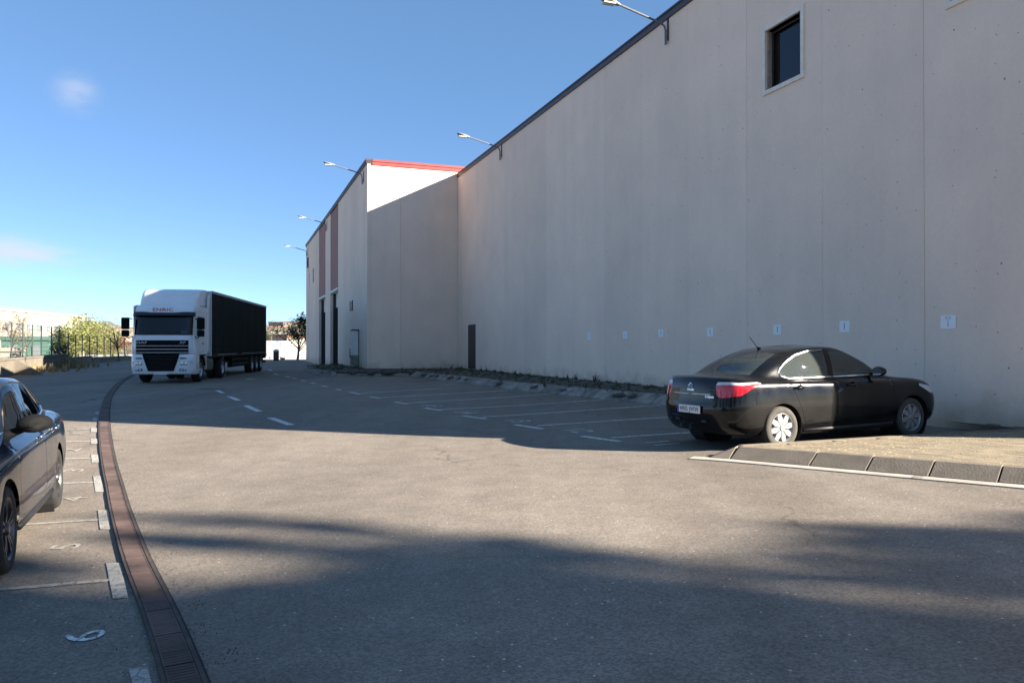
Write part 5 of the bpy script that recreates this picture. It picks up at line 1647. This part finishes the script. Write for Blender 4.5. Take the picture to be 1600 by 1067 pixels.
# trailer
X0, X1 = -2.80, -16.40
mb = MB(); mb.box(X0 - .08, X0, -1.27, 1.27, 1.05, 3.96); mb.build('trailer_front', M['trailer_white'], tr, bevel=.02)
for s in (1, -1):
    mb = MB(); rows5 = []
    nx = 60
    for zi, z in enumerate((1.16, 1.3, 1.7, 2.2, 2.8, 3.4, 3.86)):
        row = []
        for k in range(nx + 1):
            x = X0 - .09 + (X1 + .09 + .08 - X0 + .09 - .09) * k / nx
            bulge = .018 * sin(k * 1.9 + zi * .2) * sin(pi * zi / 6) + .012 * sin(k * .7)
            row.append((x, s * (1.262 + bulge), z))
        rows5.append(row)
    mb.grid(rows5); mb.build('curtain', M['curtain'], tr, smooth=True)
    mb = MB(); mb.box(X1, X0 - .085, s * 1.245, s * 1.285, 3.86, 3.97); mb.build('roof_rail', M['galv'], tr)
    mb = MB()
    mb.box(X1, X0 - .085, s * 1.22, s * 1.275, 1.02, 1.14); mb.build('side_raft', M['steel_dark'], tr)
    for k in range(26):
        x = X0 - .35 - k * .51
        mb = MB(); mb.box(x - .025, x + .025, s * 1.285, s * 1.291, 1.10, 1.42); mb.build('curtain_strap', M['steel_dark'], tr)
    mb = MB()
    for k, (a, b) in enumerate(((-4.0, -8.0), (-9.2, -16.2))): mb.box(b, a, s * 1.277, s * 1.281, 1.105, 1.14)
    mb.build('marker_strip', M['beige'], tr)
    mb = MB()
    for z in (.55, .80): mb.box(-11.2, -7.2, s * 1.18, s * 1.22, z, z + .10)
    for x in (-7.5, -9.2, -10.9): mb.box(x - .03, x + .03, s * 1.12, s * 1.18, .5, 1.05)
    mb.build('side_guard', M['steel_dark'], tr)
    mb = MB(); mb.box(-11.2, -6.9, s * 1.05, s * 1.10, .45, 1.015); mb.build('pallet_box', M['matt_black'], tr)  # plain dark panel added so the underside reads black
    for x in (-12.1, -13.41, -14.72):
        make_wheel(tr, (x, s * 1.08, .50), s, .50, .36, .28, 'steel', M['rubber'], rim_m=M['galv'])
    mb = MB(); mb.box(-15.5, -11.3, s * .95, s * 1.24, 1.035, 1.05); mb.box(-15.52, -15.5, s * .95, s * 1.24, .5, 1.05); mb.build('mudguard', M['plastic'], tr)
    mb = MB(); mb.box(-5.35 - 1.3, -5.2 - 1.3, s * .8, s * .95, .12, 1.05); mb.box(-6.75, -6.4, s * .72, s * 1.02, .06, .12); mb.build('landing_leg', M['galv'], tr)
mb = MB(); mb.box(X1, X0 - .085, -1.24, 1.24, 3.90, 3.95); mb.build('trailer_roof', M['trailer_white'], tr)
mb = MB(); mb.box(X1, X0 - .085, -1.24, 1.24, 1.06, 1.15)
for s in (1, -1): mb.box(X1 + .2, -4.0, s * .45, s * .55, .75, 1.055)
mb.build('trailer_floor', M['steel_dark'], tr)
for s in (1, -1):
    mb = MB(); mb.box(X1 - .05, X1 - .001, min(.006 * s, s * 1.26), max(.006 * s, s * 1.26), 1.1, 3.9); mb.build('rear_door', M['curtain'], tr)
mb = MB(); mb.box(X1 - .06, X1 + .1, -1.24, 1.24, .50, .66); mb.box(X1 - .03, X1 + .05, -1.24, 1.24, .75, 1.04); mb.build('rear_bumper', M['steel_dark'], tr)
mb = MB(); mb.box(X1 - .03, X1 + .12, 1.241, 1.285, .86, 1.04); mb.build('rear_marker', M['plate_white'], tr)
TC = Vector((-14.25, 31.5)); TH = atan2(-.991, .135)
place_vehicle(tr, TC, TH, [(-1.4, 1), (-1.4, -1), (-14.7, 1), (-14.7, -1)])
# ------------------------------------------------------------------ plants
def rnd_unit():
    while True:
        v = Vector((random.uniform(-1, 1), random.uniform(-1, 1), random.uniform(-1, 1)))
        if .05 < v.length < 1: return v.normalized()

def branches(h, spread, levels, n_main, seed, lean=.0, trunk_r=.12, start=.3, up=.6, droop=0.0, nsub=4):
    """a tapered trunk and limbs; returns mesh builder and the twig points"""
    rng = random.Random(seed); mb = MB(); tips = []
    def grow(p, d, L, r, lev):
        pts = [p]; rs = [r]; n = 4
        for k in range(n):
            d = (d + Vector((rng.uniform(-.16, .16), rng.uniform(-.16, .16), rng.uniform(-.06, .12) * up - droop * .1))).normalized()
            p = p + d * (L / n); pts.append(p); rs.append(max(.004, r * (1 - .75 * (k + 1) / n)))
        mb.tube(pts, rs, 6 if lev > 1 else (5 if lev == 1 else 3), cap=False)
        if lev >= levels - 1: tips.extend(pts[2:])
        if lev < levels:
            for k in range(nsub if lev else n_main):
                t = rng.uniform(.35, 1) if lev else rng.uniform(start, 1)
                i = min(len(pts) - 2, int(t * (len(pts) - 1))); q = pts[i].lerp(pts[i + 1], t * (len(pts) - 1) - i)
                a = rng.uniform(0, 2 * pi); side = Vector((cos(a), sin(a), 0))
                nd = (d * (up if lev == 0 else .6) + side * spread + Vector((0, 0, .25 * up))).normalized()
                grow(q, nd, L * rng.uniform(.42, .68) * (1.0 if lev else (1.25 - .6 * t)), rs[i] * .55, lev + 1)
    grow(Vector((0, 0, -.1)), Vector((lean, 0, 1)).normalized(), h * .62, trunk_r, 0)
    return mb, tips

def leaves(points, per, rad, size, seed, flat=1.0):
    rng = random.Random(seed); mb = MB()
    for p in points:
        for _ in range(per):
            q = p + Vector((rng.gauss(0, rad), rng.gauss(0, rad), rng.gauss(0, rad * flat)))
            a = rng.uniform(0, 2 * pi); t = rng.uniform(-1, 1)
            u = Vector((cos(a), sin(a), t * .6)).normalized(); w = u.cross(Vector((rng.uniform(-1, 1), rng.uniform(-1, 1), 1))).normalized()
            s = size * rng.uniform(.6, 1.4)
            mb.face([q - u * s, q - w * s * .45, q + u * s, q + w * s * .45])
    return mb

def clump_points(n, centers, seed):
    """points in a set of ellipsoid clumps (centre, rx, ry, rz), denser towards each clump's skin"""
    rng = random.Random(seed); out = []
    tot = sum(c[1] * c[2] * c[3] for c in centers)
    for (c, rx, ry, rz) in centers:
        for _ in range(max(6, int(n * rx * ry * rz / tot))):
            v = Vector((rng.gauss(0, 1), rng.gauss(0, 1), rng.gauss(0, 1))).normalized() * rng.uniform(.45, 1.0) ** .5
            out.append(Vector(c) + Vector((v.x * rx, v.y * ry, v.z * rz)))
    return out

def plant(name, loc, tb, cb, leaf_m, label, cat='tree', group=None, bark='bark', crown='crown'):
    t = thing(name, loc, 0, label, cat, group)
    if tb is not None: tb.build('trunk', M[bark], t, smooth=True)
    if cb is not None:
        c = cb.build(crown, M[leaf_m], t); c['kind'] = 'stuff'
    return t

# ------------------------------------------------------------------ low wall with its fence along the left
wall_px = [(-170, 617), (-60, 602), (26, 585.5), (60, 580), (109, 574), (144, 567.5), (202, 563), (262, 558.5)]
wp = [at(*q) for q in wall_px]
lw = thing('low_wall', wp[2], 0, 'long low cream concrete wall beside the road on the left', 'wall')
lo_ = wp[2].copy()
def wall_run(a, b, h0, h1, th, name='wall_section'):
    d = (b - a); L = d.length; n = max(1, round(L / 3.2)); d.normalize(); s = Vector((-d.y, d.x, 0))
    for k in range(n):
        p, q = a + d * (L * k / n + .01), a + d * (L * (k + 1) / n - .01)
        ha, hb = h0 + (h1 - h0) * k / n, h0 + (h1 - h0) * (k + 1) / n
        mb = MB()
        P = [p, q, q + s * th, p + s * th]
        hh = [ha, hb, hb, ha]
        lo = [v - lo_ + Vector((0, 0, -.3)) for v in P]; hi = [v - lo_ + Vector((0, 0, h)) for v, h in zip(P, hh)]
        mb.face(list(reversed(lo))); mb.face(hi)
        for i in range(4): mb.face([lo[i], lo[(i + 1) % 4], hi[(i + 1) % 4], hi[i]])
        mb.build(name, M['concrete_low'], lw, bevel=.015, seg=1)
        mb = MB()
        P = [p - s * .05, q - s * .05, q + s * (th + .05), p + s * (th + .05)]
        lo = [v - lo_ + Vector((0, 0, h + .002)) for v, h in zip(P, hh)]; hi = [v + Vector((0, 0, .09)) for v in lo]
        mb.face(list(reversed(lo))); mb.face(hi)
        for i in range(4): mb.face([lo[i], lo[(i + 1) % 4], hi[(i + 1) % 4], hi[i]])
        mb.build('coping', M['concrete_low'], lw)
for a, b, h0, h1 in ((wp[0], wp[1], .8, .8), (wp[1], wp[2], .8, .8), (wp[2], wp[3], .80, .82), (wp[3], wp[4], .82, .86), (wp[4], wp[5], .62, .55), (wp[5], wp[6], .42, .40), (wp[6], wp[7], .35, .35)):
    wall_run(a, b, h0, h1, .28)
# sloping buttress against the wall
b0 = wp[2]; d = (wp[3] - wp[2]).normalized(); s = Vector((d.y, -d.x, 0))
for off_ in (-.4,):
    mb = MB(); p = b0 + d * off_ - lo_
    A = [p - d * .16, p - d * .16 + s * 1.3, p + Vector((0, 0, .86)) - d * .16]; B = [q + d * .32 for q in A]
    mb.face(A); mb.face(list(reversed(B)))
    for i in range(3): mb.face([A[i], B[i], B[(i + 1) % 3], A[(i + 1) % 3]])
    mb.build('buttress', M['concrete_low'], lw)
# fence on top: posts and wire
fx = [-95, -70, -48, -28, -12, 2, 21, 38.5, 53.5, 67, 83, 95, 109, 120.5, 130.5, 142, 153.5, 164.5, 174.5, 186, 196]
fence = thing('fence', wp[2], 0, 'dark green post and wire fence along the low wall on the left', 'fence')
pp = []
for x in fx:
    # where this bearing meets the wall line
    t = (x - CX) / FPX; best = None
    for a, b in zip(wp, wp[1:]):
        e = b - a; den = e.x - t * e.y
        if abs(den) < 1e-6: continue
        k = (t * a.y - a.x) / den
        if -.01 <= k <= 1.01: best = a + e * k
    if best is not None: pp.append(best)
for k, p in enumerate(pp):
    q = p - lo_; hw_ = .8 if k < 12 else .4
    mb = MB(); sd = Vector((-.13, .05, 0)); mb.tube([q + sd + Vector((0, 0, hw_ * .5)), q + sd + Vector((0, 0, hw_ + 1.95))], .038, 6); mb.build('post', M['post'], fence)
mb = MB()
for a, b, k in zip(pp, pp[1:], range(99)):
    hw_ = .9 if k < 12 else .5
    sd = Vector((-.13, .05, 0)) - lo_
    for j in range(8):
        z = hw_ + .05 + 1.75 * j / 7
        mb.tube([a + sd + Vector((0, 0, z)), b + sd + Vector((0, 0, z))], .006 if 0 < j < 7 else .012, 3, cap=False)
    n = 14
    for j in range(1, n):
        q = a.lerp(b, j / n) + sd
        mb.tube([q + Vector((0, 0, hw_ + .05)), q + Vector((0, 0, hw_ + 1.8))], .004, 3, cap=False)
wm = mb.build('wire_mesh', M['wire'], fence); wm['kind'] = 'stuff'
# dry grass at the wall's foot
g = at(100, 575); mb = MB()
for _ in range(150):
    p = g + Vector((random.gauss(.3, .5), random.gauss(0, 1.2), 0)); p = on_ground(p.x, p.y)
    tuft(mb, p, random.uniform(.3, .9), 7, .6, .02)
tag(mb.build('dry_grass', M['dry_weed']), 'tuft of dry straw coloured grass at the foot of the low wall', 'grass', kind='stuff')
g = at(66, 581); mb = MB()
for _ in range(60):
    p = g + Vector((random.gauss(0, .7), random.gauss(0, .9), 0)); tuft(mb, on_ground(p.x, p.y), random.uniform(.3, .8), 6, .6, .02)
mb.build('dry_grass', M['dry_weed']); tag(bpy.context.scene.objects['dry_grass.001'], 'smaller clump of dry grass against the low wall near the blue car roof', 'grass', kind='stuff')

# ------------------------------------------------------------------ what stands behind the fence
def far(px, Y, z=None, py=None):
    X = (px - CX) / FPX * Y
    if py is not None: z = (CY - py) / FPX * Y + CAMZ
    return Vector((X, Y, 0 if z is None else z))
# yellow green bushes
hk = [(102, 82, 4.0, 1.7), (118, 84, 4.8, 2.0), (134, 86, 5.5, 2.4), (150, 89, 5.2, 2.4), (166, 93, 4.4, 2.2)]
labs = ['low rounded yellow green bush at the left end of the row behind the fence', 'yellow green bush second from the left behind the fence',
        'tallest yellow green bush in the middle of the row behind the fence', 'yellow green bush right of the tallest behind the fence', 'last yellow green bush of the row, nearest the truck']
for k, (px, Y, h, r) in enumerate(hk):
    p = far(px, Y, -.2)
    cl = [((random.uniform(-.4, .4) * r, random.uniform(-.4, .4) * r, h * random.uniform(.35, .78)), r * random.uniform(.5, .75), r * random.uniform(.5, .75), h * random.uniform(.2, .3)) for _ in range(9)]
    tb, tips = branches(h, .6, 2, 6, 40 + k, trunk_r=.10)
    plant('bush', p, tb, leaves(clump_points(1500, cl, k), 2, .12, .15, k), 'hedge_leaf', labs[k], 'bush', 'yellow green bushes behind the fence')
# dark cypress-like shrub at the left of them
p = far(91, 64, -.2)
cl = [((0, 0, 1.3 + .45 * k), .75 - .10 * k, .75 - .10 * k, .55) for k in range(5)]
plant('shrub', p, branches(2.5, .5, 1, 5, 3, trunk_r=.08)[0], leaves(clump_points(700, cl, 9), 2, .10, .10, 8), 'dark_leaf', 'dark green upright shrub at the left end of the bush row', 'shrub')
# bare and brown trees
for k, (px, Y, h, lab, nl) in enumerate(((18, 62, 5.6, 'thin brownish tree with few leaves behind the low wall at far left', 3), (44, 66, 4.2, 'small bare tree in front of the white building at left', 1),
                                         (-45, 50, 6.0, 'bare tree beyond the low wall outside the left edge', 2), (186, 74, 6.2, 'sparse tree whose bare crown shows left of the truck', 1),
                                         (176, 84, 3.4, 'low russet shrub behind the fence, right of the yellow bushes', 4), (197, 86, 3.0, 'small russet shrub close to the left mirror of the truck', 4))):
    tb, tips = branches(h, .75, 3, 7, 60 + k, trunk_r=.11, start=.35, nsub=3)
    plant('bare_tree' if nl < 3 else 'brown_tree', far(px, Y, -.2), tb, leaves(tips, nl, .16, .075, k) if nl else None, 'brown_leaf', lab)
# tree beside the annex, seen against the bright yard
tb, tips = branches(6.2, .95, 3, 10, 93, trunk_r=.18, start=.28, nsub=4)
plant('small_tree', far(464, 84, -.1), tb, leaves(tips, 6, .24, .13, 5), 'dark_leaf', 'dark thin leaved tree at the far corner of the annex')
tb, tips = branches(6.0, .85, 3, 8, 95, trunk_r=.15, start=.3, nsub=3)
plant('small_tree', far(421, 105, -.1), tb, leaves(tips, 3, .22, .12, 6), 'dark_leaf', 'pale distant tree just right of the trailer')

# pale yard behind everything
mb = MB(); mb.box(-120, 40, 88, 170, -.25, .02); 
yard = mb.build('yard', M['yard']); tag(yard, 'pale concrete yard beyond the end of the road', 'yard', kind='structure')

def building(name, c, size, rz, m, label, cat='building', rows_=1, cols=0, wz=(.55, .75), roof=None, parapet=True, ww=.35):
    t = thing(name, c, rz, label, cat)
    lx, ly, h = size
    mb = MB(); mb.box(-lx / 2, lx / 2, -ly / 2, ly / 2, -1, h); mb.build('wall', m, t)
    mb = MB(); mb.box(-lx / 2 - .15, lx / 2 + .15, -ly / 2 - .15, ly / 2 + .15, h + .003, h + .35); mb.build('roof', roof or m, t)
    for r in range(rows_):
        for k in range(cols):
            x = -lx / 2 + lx * (k + .5) / cols; w = lx / cols * ww
            z0, z1 = h * (r + wz[0]) / rows_, h * (r + wz[1]) / rows_
            mb = MB(); mb.box(x - w / 2, x + w / 2, -ly / 2 - .06, -ly / 2 + .02, z0, z1); mb.build('window', M['win_opaque'], t)
    return t
M['win_opaque'] = mat('far_window', (.16, .18, .20), .2, var=.2)
# long white shed: facade runs away towards the right
a, b = far(-160, 74, 0), far(133, 118, 0)
L = (b - a).length; ang = atan2(b.y - a.y, b.x - a.x); n_ = Vector((-sin(ang), cos(ang), 0))
building('factory_shed', (a + b) / 2 + n_ * 9, (L, 18, 6.0), ang, M['white_wall'], 'long white factory shed behind the fence on the left', cols=16, wz=(.62, .76), ww=.32)
# green sheet metal hut
p = far(44, 70, -.1); building('site_hut', p, (3.6, 2.6, 2.3), radians(20), M['container'], 'green metal hut behind the fence in front of the white shed', 'hut', 1, 2, (.4, .8))
p = far(14, 66, -.1); building('kiosk', p, (2.0, 2.0, 1.3), radians(25), M['white_wall'], 'small white box hut behind the low wall at far left', 'hut', 1, 1, (.2, .6))
# town at the foot of the hills
tb_ = [(170, 230, 9, 8, 4.2, 'red_roof'), (188, 250, 8, 8, 3.6, 'red_roof'), (204, 190, 12, 8, 2.6, 'white_wall'), (425, 190, 16, 9, 4.0, 'white_wall'), (455, 230, 14, 10, 5.0, 'white_wall'),
       (440, 300, 12, 10, 9.0, 'white_wall'), (470, 340, 14, 10, 12., 'white_wall'), (418, 360, 12, 10, 11., 'white_wall'), (215, 300, 14, 10, 9, 'white_wall'), (448, 420, 16, 10, 15, 'white_wall')]
tl_ = ['russet roofed house beyond the fence, left of the truck', 'second russet house close to the left mirror of the truck', 'low white house just left of the truck cab', 'low white building right of the trailer',
       'white building behind the tree by the annex', 'white house up the slope behind the trailer', 'white house up the slope beside the annex corner', 'white house up the slope next to the trailer edge', 'white house partly hidden by the truck cab', 'highest white house on the slope between trailer and annex']
for k, (px, Y, lx, ly, h, m) in enumerate(tb_):
    building('house', far(px, Y, .0), (lx, ly, h), radians(random.uniform(-25, 25)), M['coral'] if m == 'red_roof' else M['white_wall'], tl_[k], 'house', 1 if h < 7 else 2, 4, (.35, .65), M['red_roof'])
# white van and a litter bin beyond the trailer
def make_van(loc, rz, label):
    t = thing('parked_van', loc, rz, label, 'van')
    mb = MB(); mb.prism([(-2.5, .35), (-2.5, 2.2), (-2.4, 2.3), (.9, 2.3), (1.2, 2.2), (1.75, 1.3), (2.45, 1.05), (2.5, .35)], -.95, .95); mb.build('body', M['white_paint'], t, bevel=.06)
    for s in (1, -1):
        mb = MB(); mb.prism([(.35, 1.35), (.35, 2.05), (1.12, 2.05), (1.55, 1.35)], s * .955, s * .962); mb.build('side_window', M['win_opaque'], t)
        for x in (1.6, -1.6): make_wheel(t, (x, s * .82, .34), s, .34, .2, .2, 'steel', M['rubber'], rim_m=M['galv'])
    mb = MB(); mb.face([(1.215, -.8, 2.17), (1.215, .8, 2.17), (1.77, .85, 1.32), (1.77, -.85, 1.32)]); mb.build('windscreen', M['win_opaque'], t)
    return t
make_van(far(417, 92, .03), radians(170), 'white van parked in the bright yard just right of the trailer')
t = thing('litter_bin', far(431.5, 78, gz(-20, 78)), 0, 'small dark post bin standing at the edge of the yard right of the trailer', 'bin')
mb = MB(); mb.lathe([(.0, 0), (.26, 0), (.27, .05), (.27, .95), (.24, 1.0)], 16, 0, 'z'); mb.build('bin_body', M['rust_dark'], t, sharp=40)
mb = MB(); mb.lathe([(.29, .96), (.29, 1.04), (.15, 1.14), (.001, 1.16)], 16, 0, 'z'); mb.build('lid', M['galv'], t, sharp=40)

# hills on the horizon
def hill(name, x0, x1, Y, prof, label, m='hill'):
    mb = MB(); n = 60; rows = []
    rng = random.Random(int(Y))
    ph = [rng.uniform(0, 6) for _ in range(6)]
    for j in range(9):
        t = j / 8; row = []
        for k in range(n + 1):
            px = x0 + (x1 - x0) * k / n
            hgt = 0
            for (qa, ha), (qb, hb) in zip(prof, prof[1:]):
                if qa <= px <= qb: hgt = ha + (hb - ha) * sstep(qa, qb, px)
            hgt = hgt * Y / FPX + CAMZ
            hgt *= (1 + .05 * sin(px * .11 + ph[0]) + .03 * sin(px * .31 + ph[1]))
            sh = sin(pi / 2 * t) if t <= 1 else 1
            D = Y * (1 - .25 * (1 - t))
            row.append(((px - CX) / FPX * D, D + 12 * sin(px * .2 + j), hgt * sh * (1 + .04 * sin(px * .5 + j * 2)) - 2))
        rows.append(row)
    mb.grid(rows); o = mb.build(name, M[m], smooth=True)
    return tag(o, label, 'hill', kind='structure')
hill('hills', -700, 700, 1300, [(-700, 20), (-200, 30), (60, 30), (140, 40), (152, 41), (175, 37), (210, 31), (260, 26), (380, 24), (420, 26), (450, 29), (480, 27), (700, 20)], 'grey green scrub hills along the horizon')

# ------------------------------------------------------------------ tall trees off to the right that shade the foreground

def shade_tree(loc, q0, clumps, h, seed, label, per=3, size=.15):
    """clumps of foliage (offset q, centre height, half width, half height, leaf points) on upright limbs"""
    rng = random.Random(seed); lb = MB(); trunk, _ = branches(h, .35, 1, 6, seed, trunk_r=.28, start=.3)
    for k, (q, hc, r, rz, n) in enumerate(clumps):
        dx = rng.uniform(-1.2, 1.2); dy = q - q0; c = Vector((dx, dy, hc + .2))
        pts = clump_points(n, [(c, r * 1.3, r, rz)], seed * 31 + k)
        l = leaves(pts, per, .05 + .15 * r, size if r > .3 else size * .7, seed * 17 + k)
        i = len(lb.v); lb.v += l.v; lb.f += [tuple(a_ + i for a_ in f) for f in l.f]; lb.mi += l.mi
        if rz > .6 and n > 40:
            trunk.tube([(dx * .1, dy * .1, h * .3), (dx * .5, dy * .5, h * .5), (dx * .9, dy * .9, hc - rz * .6), (dx, dy, hc + rz * .7)], [.11, .08, .045, .012], 5)
    return plant('shade_tree', loc, trunk, lb, 'dark_leaf', label, 'tree', 'tall trees beyond the right edge')
QX = 38.0
def q2y(q): return q - .3295 * QX
sp = []
# two limbs leaning out of the crown, then upright shoots, then the dense middle and thin outer foliage
for t in range(9):
    f = t / 8; sp.append((6.75 - 1.0 * f, 16.55 - .95 * f, .05 + .10 * f, .12, 16 + int(26 * f)))
for t in range(5):
    f = t / 4; sp.append((5.98 - .35 * f, 16.4 - .55 * f, .06 + .06 * f, .12, 18))
for q, top in ((6.95, 14.7), (7.55, 14.25), (6.05, 15.0), (6.45, 14.95), (5.65, 15.0), (7.15, 14.5), (8.0, 13.95), (4.85, 14.6), (8.7, 13.4)):
    sp.append((q, top - 1.6, .13, 1.6, 300))
for q, hc, r, rz, n in ((5.72, 15.36, .22, .24, 130), (5.3, 15.22, .28, .42, 330), (4.95, 14.95, .28, .78, 520), (4.6, 14.9, .25, .95, 700), (5.05, 14.9, .25, .4, 200)):
    sp.append((q, hc, r, rz, n))
rng = random.Random(5)
for k in range(150):
    q = rng.uniform(5.0, 8.9); top = 14.95 - .68 * (q - 6.5) if q > 6.5 else 14.9
    sp.append((q, top - .25 - 2.6 * rng.random(), .24, .24, 17))
shade_tree((QX, q2y(6.4), -.2), 6.4, sp, 15.5, 3, 'tall open crowned tree off to the right behind the warehouse corner')
sp = []
for k in range(30):
    q = rng.uniform(-2.5, 3.7); top = 19.8 - abs(q - 1.2) * .5 - rng.uniform(0, 4.5)
    sp.append((q, top - 2, rng.uniform(.6, .85) if q < 3.2 else .5, 2.0, 420))
for q in (3.92, 3.7, 3.3, 2.9, 2.4, 3.88):
    sp.append((q, 16.6 - (q - 2.4) * .4, .36, 2.4, 560))
sp.append((4.45, 17.75, .26, .85, 420)); sp.append((4.15, 17.9, .3, 1.2, 420))
for q in (4.1, 3.6, 3.1, 2.4):
    sp.append((q, 13.6, .45, 2.0, 520))
shade_tree((QX, q2y(1.0), -.2), 1.0, sp, 20, 4, 'tallest dense tree off to the right, its shadow covering the near road')

# unseen trees added across the road, to darken reflections in the cars
labs = ['dense tree across the road, first beyond the left edge', 'dense tree across the road, second beyond the left edge', 'dense tree across the road, third beyond the left edge',
        'dense tree across the road, fourth beyond the left edge', 'dense tree across the road, farthest behind the camera']
for k, (x, y, h, r) in enumerate(((-31, 16, 7.5, 3.0), (-32, 8, 8.5, 3.4), (-31, 0, 7.8, 3.2), (-30, -9, 9.0, 3.6), (-27, -18, 8.5, 3.6))):
    cl = [((random.uniform(-.6, .6) * r, random.uniform(-.6, .6) * r, h * random.uniform(.35, .85)), r * random.uniform(.4, .6), r * random.uniform(.4, .6), h * random.uniform(.12, .2)) for _ in range(10)]
    plant('street_tree', on_ground(x, y), branches(h, .6, 1, 6, 140 + k, trunk_r=.16)[0], leaves(clump_points(900, cl, 90 + k), 2, .2, .26, k), 'dark_leaf', labs[k], 'tree', 'trees across the road')

labs = ['leafy tree behind the camera, first from the left', 'leafy tree behind the camera, second from the left', 'leafy tree behind the camera, third from the left', 'leafy tree behind the camera, rightmost of its row']
for k, (x, y, h, r) in enumerate(((-13, -12, 9.5, 3.8), (-3, -11, 9.0, 3.6), (7, -11, 10., 3.8), (17, -10, 9.5, 3.4))):  # unseen row added to block sky light from the foreground
    cl = [((random.uniform(-.7, .7) * r, random.uniform(-.5, .5) * r, h * random.uniform(.25, .88)), r * random.uniform(.45, .6), r * random.uniform(.4, .6), h * random.uniform(.12, .2)) for _ in range(12)]
    plant('street_tree', on_ground(x, y), branches(h, .6, 1, 6, 240 + k, trunk_r=.18)[0], leaves(clump_points(1500, cl, 190 + k), 2, .2, .30, k), 'dark_leaf', labs[k], 'tree', 'trees behind the camera')
